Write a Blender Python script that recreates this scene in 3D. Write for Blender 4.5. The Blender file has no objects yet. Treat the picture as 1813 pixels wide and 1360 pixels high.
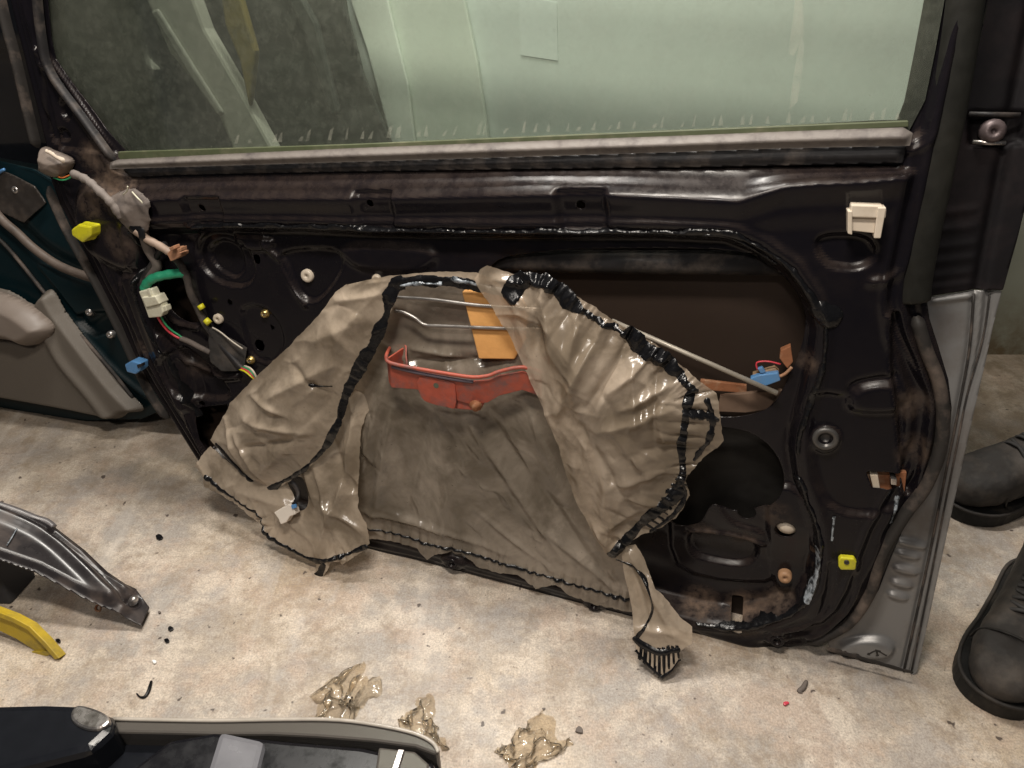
import bpy, bmesh, math, random
import numpy as np
from mathutils import Vector, Matrix, noise as mnoise
random.seed(7)
R = math.radians
SC = bpy.context.scene

# ------------------------------------------------------------------ camera
W, H = 1813.0, 1360.0
FPX = 1290.0
PITCH = R(36)
CAM = np.array([0.0, 0.0, 1.0])
cd = bpy.data.cameras.new('camera'); cam = bpy.data.objects.new('camera', cd)
SC.collection.objects.link(cam); SC.camera = cam
cd.sensor_width = 36.0; cd.lens = FPX / W * 36.0
cd.clip_start = 0.02; cd.clip_end = 60
cam.location = CAM; cam.rotation_euler = (R(90) - PITCH, 0, 0)

# ------------------------------------------------------------------ light
world = bpy.data.worlds.new('World'); SC.world = world; world.use_nodes = True
bg = world.node_tree.nodes['Background']
bg.inputs[0].default_value = (0.85, 0.86, 0.9, 1); bg.inputs[1].default_value = 0.05

def area(name, loc, target, sx, sy, power, col):
    l = bpy.data.lights.new(name, 'AREA'); l.shape = 'RECTANGLE'; l.size = sx; l.size_y = sy
    l.energy = power; l.color = col
    o = bpy.data.objects.new(name, l); SC.collection.objects.link(o); o.location = loc
    o.rotation_euler = (Vector(target) - Vector(loc)).to_track_quat('-Z', 'Y').to_euler()
    return o
area('ceiling_or_fill_lamp', (-0.15, 0.42, 1.75), (-0.12, 0.62, 0), 0.36, 0.14, 18, (1.0, 0.92, 0.82))
area('ceiling_or_fill_lamp', (-0.45, -0.55, 2.1), (0.0, 0.9, 0.3), 0.3, 0.15, 10.5, (1.0, 0.92, 0.84))  # unseen fill lamp, added to brighten the sheet from the front
area('ceiling_or_fill_lamp', (-0.22, 1.30, 2.5), (-0.15, 0.75, 0.0), 0.9, 0.08, 50, (1.0, 0.95, 0.88))
SC.view_settings.view_transform = 'Standard'; SC.view_settings.look = 'None'
SC.view_settings.gamma = 1; SC.view_settings.use_curve_mapping = False
SC.view_settings.exposure = 0.0

# ------------------------------------------------------------------ frames: pixel -> real plane
def ray(px, py):
    x = (px - W/2)/FPX; y = -(py - H/2)/FPX
    F = np.array([0, math.cos(PITCH), -math.sin(PITCH)]); U = np.array([0, math.sin(PITCH), math.cos(PITCH)])
    return F + x*np.array([1.0, 0, 0]) + y*U

def floorpt(px, py, z=0.0):
    d = ray(px, py); return CAM + d*((z - CAM[2])/d[2])

class Frame:
    def __init__(s, A, u, v, n): s.A, s.u, s.v, s.n = [np.array(q, float) for q in (A, u, v, n)]
    def uv(s, px, py, off=0.0):
        d = ray(px, py); o = s.A + s.n*off
        p = CAM + d*(((o - CAM) @ s.n)/(d @ s.n)) - s.A
        return (p @ s.u, p @ s.v)
    def poly(s, pts, off=0.0): return [s.uv(x, y, off) for x, y in pts]
    def w(s, u, v, n=0.0): return s.A + s.u*u + s.v*v + s.n*n
    def P(s, px, py, off=0.0):
        u, v = s.uv(px, py, off); return s.w(u, v, off)
def lean_frame(p0, p1, lean):
    A = floorpt(*p0); B = floorpt(*p1); u = (B - A)/np.linalg.norm(B - A)
    nh = np.array([u[1], -u[0], 0]); a = R(lean); z = np.array([0, 0, 1.0])
    v = math.cos(a)*z - math.sin(a)*nh
    return Frame(A, u, v, np.cross(u, v))
D = lean_frame((400, 910), (1380, 1163), 10)
G = lean_frame((0, 722), (200, 757), 14)
FL = Frame((0, 0, 0), (1, 0, 0), (0, 1, 0), (0, 0, 1))

# ------------------------------------------------------------------ numpy helpers
def vnoise(x, y, seed=0):
    xi = np.floor(x).astype(np.int64); yi = np.floor(y).astype(np.int64); fx = x - xi; fy = y - yi
    fx = fx*fx*fx*(fx*(fx*6-15)+10); fy = fy*fy*fy*(fy*(fy*6-15)+10)
    def h(a, b):
        n = (a*374761393 + b*668265263 + seed*1442695041) & 0xffffffff
        n = ((n ^ (n >> 13))*1274126177) & 0xffffffff
        return ((n ^ (n >> 16)) & 0xffff)/32767.5 - 1
    a = h(xi, yi); b = h(xi+1, yi); c = h(xi, yi+1); d = h(xi+1, yi+1)
    return (a*(1-fx)+b*fx)*(1-fy) + (c*(1-fx)+d*fx)*fy
def fbm(x, y, seed=0, oct=3):
    r = 0; a = 1; t = 0
    for i in range(oct): r = r + a*vnoise(x*2**i, y*2**i, seed+i*17); t += a; a *= .5
    return r/t
def sstep(a, b, x):
    t = np.clip((x - a)/(b - a), 0, 1); return t*t*(3-2*t)
def catmull(pts, k=6, closed=True):
    n = len(pts); out = []
    P = [np.array(p, float) for p in pts]
    rng = range(n) if closed else range(n-1)
    for i in rng:
        if closed: p0, p1, p2, p3 = P[(i-1) % n], P[i], P[(i+1) % n], P[(i+2) % n]
        else: p0, p1, p2, p3 = P[max(i-1, 0)], P[i], P[i+1], P[min(i+2, n-1)]
        for j in range(k):
            t = j/k
            out.append(0.5*((2*p1)+(-p0+p2)*t+(2*p0-5*p1+4*p2-p3)*t*t+(-p0+3*p1-3*p2+p3)*t**3))
    if not closed: out.append(P[-1])
    return [tuple(q) for q in out]
def linedist(U, V, pts, closed=False):
    """distance to a polyline, arc length of nearest point, signed side"""
    best = np.full(U.shape, 1e9); arc = np.zeros(U.shape); side = np.zeros(U.shape); L = 0
    n = len(pts)
    for i in range(n if closed else n-1):
        ax, ay = pts[i]; bx, by = pts[(i+1) % n]; dx, dy = bx-ax, by-ay; l2 = dx*dx+dy*dy
        if l2 < 1e-14: continue
        t = np.clip(((U-ax)*dx+(V-ay)*dy)/l2, 0, 1)
        qx = U-ax-t*dx; qy = V-ay-t*dy; d = qx*qx+qy*qy; m = d < best
        best = np.where(m, d, best); l = math.sqrt(l2)
        arc = np.where(m, L+t*l, arc); side = np.where(m, dx*qy-dy*qx, side); L += l
    return np.sqrt(best), arc, np.sign(side)
def sdf(U, V, pts):
    """positive inside"""
    d, _, _ = linedist(U, V, pts, True)
    ins = np.zeros(U.shape, bool); n = len(pts)
    for i in range(n):
        ax, ay = pts[i]; bx, by = pts[(i+1) % n]
        if ay == by: continue
        c = (ay > V) != (by > V)
        ins ^= c & (U < (bx-ax)*(V-ay)/(by-ay)+ax)
    return np.where(ins, d, -d)
def bounded(fn, U, V, pts, pad, default):
    """evaluate fn only near pts"""
    a = np.array(pts); m = (U > a[:, 0].min()-pad) & (U < a[:, 0].max()+pad) & (V > a[:, 1].min()-pad) & (V < a[:, 1].max()+pad)
    out = np.full(U.shape, default, float)
    if m.any(): out[m] = fn(U[m], V[m])
    return out
def ridge(U, V, pts, w, a): # gaussian ridge along a line
    return bounded(lambda u, v: a*np.exp(-(linedist(u, v, pts)[0]/w)**2), U, V, pts, w*3, 0)
def pad(U, V, pts, a, w):   # raised/sunk area with sloping flank of width w
    return bounded(lambda u, v: a*sstep(-w, w*0.3, sdf(u, v, pts)), U, V, pts, w*1.5, 0)
def circ(c, r, ry=None, n=20, rot=0):
    ry = ry or r; return [(c[0]+r*math.cos(t)*math.cos(rot)-ry*math.sin(t)*math.sin(rot), c[1]+r*math.cos(t)*math.sin(rot)+ry*math.sin(t)*math.cos(rot)) for t in np.linspace(0, 2*math.pi, n, endpoint=False)]

# ------------------------------------------------------------------ object helpers
def empty(name, loc, label=None, cat=None, group=None):
    o = bpy.data.objects.new(name, None); SC.collection.objects.link(o); o.location = tuple(loc); o.empty_display_size = .05
    if label: o['label'] = label; o['category'] = cat
    if group: o['group'] = group
    return o
def mk(name, verts, faces, mat, parent=None, smooth=True):
    me = bpy.data.meshes.new(name); v = np.array(verts, float)
    if parent is not None:
        off = np.zeros(3); p = parent
        while p is not None: off += np.array(p.location); p = p.parent
        v = v - off
    me.from_pydata(v.tolist(), [], [list(map(int, f)) for f in faces]); me.update()
    if smooth: me.polygons.foreach_set('use_smooth', [True]*len(me.polygons))
    me.materials.append(mat)
    o = bpy.data.objects.new(name, me); SC.collection.objects.link(o)
    if parent is not None: o.parent = parent
    return o
def tag(o, label=None, cat=None, group=None, kind=None):
    if label: o['label'] = label
    if cat: o['category'] = cat
    if group: o['group'] = group
    if kind: o['kind'] = kind
    return o
def solid(o, t, off=-1, bev=0):
    m = o.modifiers.new('solid', 'SOLIDIFY'); m.thickness = t; m.offset = off
    if bev:
        b = o.modifiers.new('bev', 'BEVEL'); b.width = bev; b.segments = 2; b.limit_method = 'ANGLE'; b.angle_limit = R(40)
    return o
def relief(name, fr, pts, step, sfn, hfn, mat, parent, thick=0, mats=None):
    a = np.array(pts); u = np.arange(a[:, 0].min()-2*step, a[:, 0].max()+2*step, step); v = np.arange(a[:, 1].min()-2*step, a[:, 1].max()+2*step, step)
    U, V = np.meshgrid(u, v); S = sfn(U, V)
    gv, gu = np.gradient(S, step); g = np.sqrt(gu*gu+gv*gv)+1e-9
    m = (S < 0) & (S > -2.2*step)
    mv = np.where(m, np.clip(-S/np.maximum(g, .5), 0, 1.5*step), 0); U2 = U+mv*gu/g; V2 = V+mv*gv/g
    N = hfn(U2, V2)
    P = fr.A + U2[..., None]*fr.u + V2[..., None]*fr.v + N[..., None]*fr.n
    idx = np.arange(U.size).reshape(U.shape)
    c4 = np.stack([S[:-1, :-1], S[1:, :-1], S[:-1, 1:], S[1:, 1:]]); kf = (c4.max(0) > 0) & (c4.min(0) > -2.2*step)
    f = np.stack([idx[:-1, :-1][kf], idx[:-1, 1:][kf], idx[1:, 1:][kf], idx[1:, :-1][kf]], 1)
    used = np.unique(f); rm = np.zeros(U.size, int); rm[used] = np.arange(len(used))
    o = mk(name, P.reshape(-1, 3)[used], rm[f], mat, parent)
    if thick: solid(o, thick)
    return o
def tube(name, pts, r, mat, parent=None, k=5, seg=8, smooth=True, rfn=None):
    P = [np.array(p) for p in (catmull(pts, k, False) if smooth else pts)]
    V = []; F = []; prev = None; n = len(P)
    for i, p in enumerate(P):
        t = P[min(i+1, n-1)]-P[max(i-1, 0)]; t = t/(np.linalg.norm(t)+1e-12)
        if prev is None:
            a = np.array([0, 0, 1.0]) if abs(t[2]) < .9 else np.array([1.0, 0, 0]); x = np.cross(t, a)
        else: x = prev - t*(prev @ t)
        x /= np.linalg.norm(x); prev = x; y = np.cross(t, x)
        rr = rfn(i/(n-1))*r if rfn else r
        for j in range(seg):
            a = 2*math.pi*j/seg; V.append(p + rr*(math.cos(a)*x+math.sin(a)*y))
    for i in range(n-1):
        for j in range(seg): F.append((i*seg+j, i*seg+(j+1) % seg, (i+1)*seg+(j+1) % seg, (i+1)*seg+j))
    F.append(tuple(range(seg))[::-1]); F.append(tuple(range((n-1)*seg, n*seg)))
    return mk(name, V, F, mat, parent)
def prism(name, fr, poly, n0, n1, mat, parent=None, bev=0.001, smooth=False):
    """poly in frame coords, extruded from n0 to n1"""
    k = len(poly); V = [fr.w(u, v, n1) for u, v in poly]+[fr.w(u, v, n0) for u, v in poly]
    F = [tuple(range(k)), tuple(range(2*k-1, k-1, -1))]+[(i, i+k, (i+1) % k+k, (i+1) % k) for i in range(k)]
    o = mk(name, V, F, mat, parent, smooth=smooth)
    bm = bmesh.new(); bm.from_mesh(o.data); bmesh.ops.recalc_face_normals(bm, faces=bm.faces); bm.to_mesh(o.data); bm.free()
    if bev:
        b = o.modifiers.new('bev', 'BEVEL'); b.width = bev; b.segments = 2; b.limit_method = 'ANGLE'; b.angle_limit = R(35)
    return o
def lathe(name, fr, c, prof, mat, parent=None, seg=20, ry=1.0):
    """profile [(radius, n)] turned round the frame normal at c=(u,v)"""
    V = []; F = []
    for r, n in prof:
        for j in range(seg):
            a = 2*math.pi*j/seg; V.append(fr.w(c[0]+r*math.cos(a), c[1]+r*math.sin(a)*ry, n))
    for i in range(len(prof)-1):
        for j in range(seg): F.append((i*seg+j, i*seg+(j+1) % seg, (i+1)*seg+(j+1) % seg, (i+1)*seg+j))
    if prof[-1][0] > 0: F.append(tuple(range((len(prof)-1)*seg, len(prof)*seg)))
    o = mk(name, V, F, mat, parent)
    bm = bmesh.new(); bm.from_mesh(o.data); bmesh.ops.remove_doubles(bm, verts=bm.verts, dist=1e-6); bmesh.ops.recalc_face_normals(bm, faces=bm.faces); bm.to_mesh(o.data); bm.free()
    return o

# ------------------------------------------------------------------ materials
class NT:
    def __init__(s, name):
        s.m = bpy.data.materials.new(name); s.m.use_nodes = True; s.t = s.m.node_tree
        s.b = s.t.nodes['Principled BSDF']; s.out = s.t.nodes['Material Output']; s.tc = s.t.nodes.new('ShaderNodeTexCoord').outputs['Object']
    def n(s, ty, **kw):
        q = s.t.nodes.new(ty)
        for k, v in kw.items(): setattr(q, k, v)
        return q
    def l(s, a, b): s.t.links.new(a, b)
    def noise(s, scale, detail=4, rough=.55, dist=0, vec=None, mapping=None):
        q = s.n('ShaderNodeTexNoise'); q.inputs['Scale'].default_value = scale; q.inputs['Detail'].default_value = detail
        q.inputs['Roughness'].default_value = rough; q.inputs['Distortion'].default_value = dist
        v = vec or s.tc
        if mapping:
            mp = s.n('ShaderNodeMapping'); mp.inputs['Rotation'].default_value = mapping[0]; mp.inputs['Scale'].default_value = mapping[1]; s.l(v, mp.inputs[0]); v = mp.outputs[0]
        s.l(v, q.inputs['Vector']); return q.outputs['Fac']
    def ramp(s, fac, stops, const=False):
        q = s.n('ShaderNodeValToRGB'); e = q.color_ramp.elements
        while len(e) < len(stops): e.new(.5)
        for el, (p, c) in zip(e, stops):
            el.position = p; el.color = (c, c, c, 1) if not isinstance(c, tuple) else (*c, 1)
        s.l(fac, q.inputs[0]); return q.outputs[0]
    def mix(s, fac, a, b, mode='MIX'):
        q = s.n('ShaderNodeMix', data_type='RGBA', blend_type=mode)
        for inp, val in ((q.inputs[0], fac), (q.inputs[6], a), (q.inputs[7], b)):
            if isinstance(val, (int, float)): inp.default_value = val
            elif isinstance(val, tuple): inp.default_value = (*val, 1)
            else: s.l(val, inp)
        return q.outputs[2]
    def math(s, op, a, b=0.0):
        q = s.n('ShaderNodeMath', operation=op)
        for inp, val in ((q.inputs[0], a), (q.inputs[1], b)):
            if isinstance(val, (int, float)): inp.default_value = val
            else: s.l(val, inp)
        return q.outputs[0]
    def bump(s, h, strength=.3, dist=.002):
        q = s.n('ShaderNodeBump'); q.inputs['Strength'].default_value = strength; q.inputs['Distance'].default_value = dist
        s.l(h, q.inputs['Height']); s.l(q.outputs[0], s.b.inputs['Normal']); return q.outputs[0]
    def set(s, **kw):
        for k, v in kw.items():
            inp = s.b.inputs[k.replace('_', ' ')]
            if isinstance(v, (int, float)): inp.default_value = v
            elif isinstance(v, tuple): inp.default_value = (*v, 1)
            else: s.l(v, inp)
        return s

def simple(name, c, rough=.5, metal=0, var=.25, scale=60, bump=.15, dirt=None, dscale=25, **kw):
    t = NT(name); f = t.noise(scale, 5)
    c2 = tuple(x*(1-var) for x in c); c1 = tuple(min(1, x*(1+var)) for x in c)
    col = t.mix(f, c2, c1)
    if dirt:
        d = t.ramp(t.noise(dscale, 6, .65), [(.48, 0.0), (.7, 1.0)]); col = t.mix(t.math('MULTIPLY', d, dirt[1]), col, dirt[0])
    t.set(Base_Color=col, Metallic=metal, **{k: v for k, v in kw.items()})
    t.set(Roughness=t.ramp(f, [(0.3, max(0, rough-.1)), (.7, min(1, rough+.12))]))
    if bump: t.bump(t.noise(scale*2, 4), bump, .001)
    return t.m

# dusty black door paint: gloss paint with road dust lying on ledges and in patches
def door_paint(name, base, dustc, amount, rough=.22, spots=()):
    t = NT(name)
    geo = t.n('ShaderNodeNewGeometry'); sep = t.n('ShaderNodeSeparateXYZ'); t.l(geo.outputs['True Normal'], sep.inputs[0])
    up = t.ramp(sep.outputs['Z'], [(.22, 0.0), (.62, 1.0)])
    n1 = t.noise(5, 6, .62, .4); n2 = t.noise(45, 6, .7); n3 = t.noise(400, 3, .7)
    patch = t.ramp(n1, [(.46, 0.0), (.72, 1.0)]); fine = t.ramp(n2, [(.35, .25), (.75, 1.0)])
    d = t.math('ADD', t.math('MULTIPLY', up, .36), t.math('MULTIPLY', patch, .09))
    d = t.math('ADD', d, .035)
    d = t.math('MULTIPLY', t.math('MULTIPLY', d, fine), amount)
    for pos, rad, st_ in spots:
        q = t.n('ShaderNodeVectorMath', operation='DISTANCE'); q.inputs[1].default_value = tuple(pos); t.l(t.tc, q.inputs[0])
        mr_ = t.n('ShaderNodeMapRange', interpolation_type='SMOOTHSTEP'); mr_.inputs[1].default_value = rad*.35; mr_.inputs[2].default_value = rad; mr_.inputs[3].default_value = st_; mr_.inputs[4].default_value = 0
        t.l(q.outputs['Value'], mr_.inputs[0]); d = t.math('ADD', d, t.math('MULTIPLY', mr_.outputs[0], t.ramp(n2, [(.38, .1), (.62, 1.0)])))
    spk = t.ramp(n3, [(.66, 0.0), (.74, 1.0)])
    d = t.math('MINIMUM', t.math('ADD', d, t.math('MULTIPLY', spk, .05)), 1.0)
    dc = t.mix(t.noise(12, 3), dustc, tuple(x*.7 for x in (dustc[0]*1.1, dustc[1]*.85, dustc[2]*.7)))
    t.set(Base_Color=t.mix(d, base, dc), Roughness=t.ramp(d, [(0.0, rough), (.4, .65)]), Specular_IOR_Level=.24)
    t.bump(t.noise(160, 4, .6), .1, .001)
    return t.m
M = {}
DLOC = D.w(0.5, 0, -.03)
spots_ = [(D.P(x, y, o_)-DLOC, r_, q_) for x, y, o_, r_, q_ in ((205, 328, .0, .055, .75), (165, 360, .005, .035, .45), (215, 430, .01, .04, .3), (165, 275, -.01, .03, .5), (250, 618, .0, .022, .8), (345, 655, -.01, .035, .3), (1240, 1070, -.03, .04, .8), (1320, 1082, -.03, .045, .9), (1385, 1062, -.03, .035, .7), (1612, 720, -.012, .03, .5), (1618, 800, -.012, .03, .5), (1432, 640, -.01, .022, .5), (1375, 905, -.02, .03, .35), (1310, 960, -.02, .03, .35), (1240, 950, -.02, .03, .35))]
M['paint'] = door_paint('black_door_paint', (.006, .0055, .008), (.17, .13, .10), .5, .13, spots_)
M['paint_skin'] = door_paint('dusty_inner_skin', (.030, .020, .015), (.10, .066, .048), 1.0, .55)
M['teal'] = door_paint('dark_teal_paint', (.003, .014, .018), (.12, .09, .07), .35, .3)
M['black_plastic'] = simple('black_plastic', (.02, .019, .02), .45, Specular_IOR_Level=.25, dirt=((.16, .13, .11), .5))
M['rubber'] = simple('dusty_rubber', (.03, .027, .025), .65, Specular_IOR_Level=.25, dirt=((.22, .17, .14), .7), dscale=14)
M['strip'] = simple('faded_rubber_strip', (.175, .155, .14), .6, var=.12, scale=60, dirt=((.06, .05, .05), .8), dscale=30)
M['seal_olive'] = simple('olive_grey_rubber', (.012, .012, .010), .55, Specular_IOR_Level=.25, dirt=((.03, .028, .022), .5), dscale=8)
M['tar'] = simple('black_butyl_sealant', (.006, .006, .007), .24, var=.4, scale=60, bump=.6, Specular_IOR_Level=.4)
M['yellow'] = simple('yellow_plastic', (.62, .58, .02), .35, var=.12, dirt=((.2, .16, .05), .5), dscale=50)
M['blue'] = simple('blue_plastic', (.09, .24, .48), .35, var=.1, dirt=((.2, .2, .2), .3))
M['white_plastic'] = simple('aged_white_plastic', (.62, .54, .44), .4, var=.08, dirt=((.35, .27, .18), .5))
M['white_conn'] = simple('cream_connector_plastic', (.60, .58, .46), .35, var=.1, dirt=((.35, .3, .2), .5), dscale=60)
M['brass'] = simple('brass', (.65, .48, .18), .3, .9, dirt=((.1, .08, .05), .5), dscale=120)
M['copper'] = simple('copper_clip_plastic', (.42, .22, .13), .35, .2)
M['green'] = simple('green_sleeve', (.02, .26, .14), .45, scale=120, bump=.5)
M['red_wire'] = simple('red_wire', (.6, .05, .07), .4)
M['green_wire'] = simple('green_wire', (.03, .3, .12), .4)
M['tape'] = simple('dusty_cloth_tape', (.14, .115, .10), .75, scale=80, bump=.5, dirt=((.05, .045, .045), .7))
M['steel'] = simple('dull_steel_rod', (.34, .32, .30), .35, .7)
M['rod'] = simple('dusty_rod', (.42, .38, .32), .5, .3)
M['foam'] = simple('orange_foam', (.78, .40, .13), .7, var=.12, scale=90, bump=.4)
M['redmetal'] = simple('red_oxide_metal', (.36, .075, .045), .5, 0, var=.3, scale=90, dirt=((.12, .09, .09), .8), dscale=40, bump=.4)
M['rust'] = simple('rusty_metal', (.32, .13, .06), .7, .2, scale=70, bump=.7, dirt=((.6, .5, .35), .6))
M['chrome'] = simple('worn_steel', (.55, .52, .5), .28, .9, dirt=((.12, .09, .07), .6), dscale=90)
M['silver'] = simple('silver_grey_paint', (.22, .215, .21), .38, .25, var=.07, scale=12, dirt=((.12, .09, .07), .5), dscale=14, bump=.05)
M['trim'] = simple('beige_grey_trim', (.115, .098, .08), .6, var=.08, scale=300, bump=.5)
M['armrest'] = simple('worn_beige_armrest', (.19, .155, .13), .5, var=.12, scale=30, bump=.2)
M['boot'] = simple('dusty_black_leather', (.020, .017, .015), .75, var=.5, scale=40, bump=.8, dirt=((.085, .068, .054), .6), dscale=16)
M['sole'] = simple('black_rubber_sole', (.009, .009, .009), .55, Specular_IOR_Level=.25, dirt=((.06, .05, .04), .4))
M['lace'] = simple('black_lace', (.035, .033, .032), .8)
M['gloss_black'] = simple('gloss_black', (.010, .011, .014), .12, Specular_IOR_Level=.25, var=.2, bump=.02)
M['yellow_old'] = simple('dirty_yellow_plastic', (.50, .35, .025), .5, var=.12, dirt=((.12, .1, .06), .6), dscale=18)
M['pale'] = simple('grey_panel', (.42, .42, .36), .5, var=.3, scale=6)
M['dark'] = simple('dark_panel', (.030, .032, .028), .5, var=.5, scale=8)
M['gold_thing'] = simple('amber_part', (.26, .20, .06), .4, dirt=((.05, .05, .03), .6))
M['black_tape'] = simple('black_felt_patch', (.035, .032, .03), .8, scale=80, bump=.4, dirt=((.10, .08, .065), .6), dscale=20)

def sheet_mat(name, base, dark, alpha, trans):
    t = NT(name)
    n1 = t.noise(7, 6, .6, .6); n2 = t.noise(38, 5, .7, .8); n3 = t.noise(240, 3, .7)
    c = t.mix(t.ramp(n1, [(.40, 0.0), (.60, 1.0)]), dark, base)
    c = t.mix(t.math('MULTIPLY', t.ramp(n2, [(.50, 0.0), (.75, 1.0)]), .3), c, tuple(x*.55 for x in dark))
    c = t.mix(t.ramp(n3, [(.70, 0.0), (.74, .7)]), c, (.03, .025, .02))
    t.set(Base_Color=c, Roughness=t.ramp(n2, [(.3, .15), (.8, .30)]), Specular_IOR_Level=.9)
    nz_ = t.n('ShaderNodeTexNoise'); nz_.inputs['Scale'].default_value = 7; nz_.inputs['Detail'].default_value = 3; t.l(t.tc, nz_.inputs[0])
    wp = t.n('ShaderNodeMix', data_type='VECTOR'); wp.inputs[0].default_value = .13; t.l(t.tc, wp.inputs[4]); t.l(nz_.outputs['Color'], wp.inputs[5])
    def facet(sc, mp_):
        mp = t.n('ShaderNodeMapping'); mp.inputs['Rotation'].default_value = mp_[0]; mp.inputs['Scale'].default_value = mp_[1]; t.l(wp.outputs[1], mp.inputs[0])
        v_ = t.n('ShaderNodeTexVoronoi', feature='F1'); v_.inputs['Scale'].default_value = sc; t.l(mp.outputs[0], v_.inputs['Vector']); return v_.outputs['Distance']
    f1 = facet(13, ((0, R(14), 0), (1, 1, .42))); f2 = facet(31, ((0, R(-20), 0), (1, 1, .5))); f3 = t.noise(3.5, 3)
    msk = t.ramp(f3, [(.35, .25), (.65, 1.0)])
    hh_ = t.math('MULTIPLY', msk, t.math('ADD', t.math('MULTIPLY', f1, .45), t.math('ADD', t.math('MULTIPLY', f2, .42), t.math('MULTIPLY', facet(72, ((0, R(35), 0), (1, 1, .6))), .12))))
    nb = t.bump(hh_, .6, .018)
    tr = t.n('ShaderNodeBsdfTranslucent'); t.l(c, tr.inputs[0]); t.l(nb, tr.inputs['Normal'])
    m1 = t.n('ShaderNodeMixShader'); m1.inputs[0].default_value = trans; t.l(t.b.outputs[0], m1.inputs[1]); t.l(tr.outputs[0], m1.inputs[2])
    tp = t.n('ShaderNodeBsdfTransparent'); tp.inputs[0].default_value = (.95, .85, .72, 1)
    m2 = t.n('ShaderNodeMixShader'); m2.inputs[0].default_value = alpha; t.l(m1.outputs[0], m2.inputs[1]); t.l(tp.outputs[0], m2.inputs[2])
    t.l(m2.outputs[0], t.out.inputs[0]); return t.m
M['sheet'] = sheet_mat('dusty_polythene', (.56, .46, .355), (.27, .215, .155), .14, .22)
M['sheet_back'] = sheet_mat('dusty_polythene_grey', (.42, .355, .285), (.20, .165, .125), .24, .15)
M['sheet_flap'] = sheet_mat('dusty_polythene_thin', (.62, .51, .40), (.32, .255, .185), .28, .26)

# dusty tinted glass
t = NT('tinted_glass')
gl = t.n('ShaderNodeBsdfGlossy'); gl.inputs['Roughness'].default_value = .04; gl.inputs[0].default_value = (1, 1, 1, 1)
tp = t.n('ShaderNodeBsdfTransparent'); tp.inputs[0].default_value = (.80, .84, .79, 1)
fr_ = t.n('ShaderNodeFresnel'); fr_.inputs[0].default_value = 1.5
m1 = t.n('ShaderNodeMixShader'); t.l(fr_.outputs[0], m1.inputs[0]); t.l(tp.outputs[0], m1.inputs[1]); t.l(gl.outputs[0], m1.inputs[2])
df = t.n('ShaderNodeBsdfDiffuse'); t.l(t.mix(t.noise(6, 4), (.36, .40, .32), (.46, .47, .40)), df.inputs[0])
d1 = t.math('ADD', t.ramp(t.noise(3, 7, .65, .3), [(.3, .045), (.75, .14)]), t.math('MULTIPLY', t.ramp(t.noise(70, 6, .75), [(.45, 0.0), (.7, 1.0)]), .07))
spk = t.ramp(t.noise(330, 2, .6), [(.68, 0.0), (.76, .25)])
m2 = t.n('ShaderNodeMixShader'); t.l(t.math('MINIMUM', t.math('ADD', d1, spk), .95), m2.inputs[0]); t.l(m1.outputs[0], m2.inputs[1]); t.l(df.outputs[0], m2.inputs[2])
t.l(m2.outputs[0], t.out.inputs[0]); M['glass'] = t.m
M['glass_edge'] = simple('dirty_green_glass_edge', (.09, .105, .055), .5, scale=40, dirt=((.22, .2, .13), .6))
t = NT('dust_smear'); dd = t.n('ShaderNodeBsdfDiffuse'); dd.inputs[0].default_value = (.55, .55, .46, 1); tp = t.n('ShaderNodeBsdfTransparent')
m1 = t.n('ShaderNodeMixShader'); t.l(t.ramp(t.noise(60, 4), [(.3, .02), (.7, .18)]), m1.inputs[0]); t.l(tp.outputs[0], m1.inputs[1]); t.l(dd.outputs[0], m1.inputs[2]); t.l(m1.outputs[0], t.out.inputs[0]); M['smear'] = t.m

# crumpled clear film
t = NT('clear_brownish_film'); gl = t.n('ShaderNodeBsdfGlossy'); gl.inputs['Roughness'].default_value = .08
tp = t.n('ShaderNodeBsdfTransparent'); tp.inputs[0].default_value = (.92, .87, .78, 1)
df = t.n('ShaderNodeBsdfDiffuse'); df.inputs[0].default_value = (.55, .46, .35, 1)
ma = t.n('ShaderNodeMixShader'); ma.inputs[0].default_value = .16; t.l(tp.outputs[0], ma.inputs[1]); t.l(df.outputs[0], ma.inputs[2])
fr_ = t.n('ShaderNodeFresnel'); fr_.inputs[0].default_value = 1.5
mb = t.n('ShaderNodeMixShader'); t.l(fr_.outputs[0], mb.inputs[0]); t.l(ma.outputs[0], mb.inputs[1]); t.l(gl.outputs[0], mb.inputs[2]); t.l(mb.outputs[0], t.out.inputs[0]); M['film'] = t.m
t = NT('grey_clear_lens'); t.set(Base_Color=(.16, .145, .13), Roughness=.08, Transmission_Weight=.45, IOR=1.45); M['lens'] = t.m

# floor: worn, blotchy painted concrete
t = NT('worn_concrete')
a = t.noise(3.0, 8, .65); b = t.noise(8, 9, .7, .1); c = t.noise(19, 8, .7, .1); e = t.noise(75, 6, .75); g = t.noise(330, 3, .7)
col = t.mix(t.ramp(a, [(.43, 0.0), (.57, 1.0)]), (.40, .365, .325), (.55, .45, .335))
col = t.mix(t.math('MULTIPLY', t.ramp(b, [(.47, 0.0), (.57, 1.0)]), .7), col, (.55, .42, .32))
col = t.mix(t.math('MULTIPLY', t.ramp(t.noise(12, 9, .7), [(.48, 0.0), (.58, 1.0)]), .7), col, (.72, .635, .53))
col = t.mix(t.math('MULTIPLY', t.ramp(t.noise(6.3, 9, .7), [(.50, 0.0), (.60, 1.0)]), .65), col, (.34, .32, .305))
col = t.mix(t.math('MULTIPLY', t.ramp(c, [(.52, 0.0), (.64, 1.0)]), .6), col, (.30, .225, .155))
col = t.mix(t.math('MULTIPLY', t.ramp(t.noise(4.5, 9, .72), [(.52, 0.0), (.64, 1.0)]), .65), col, (.27, .19, .11))
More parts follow.
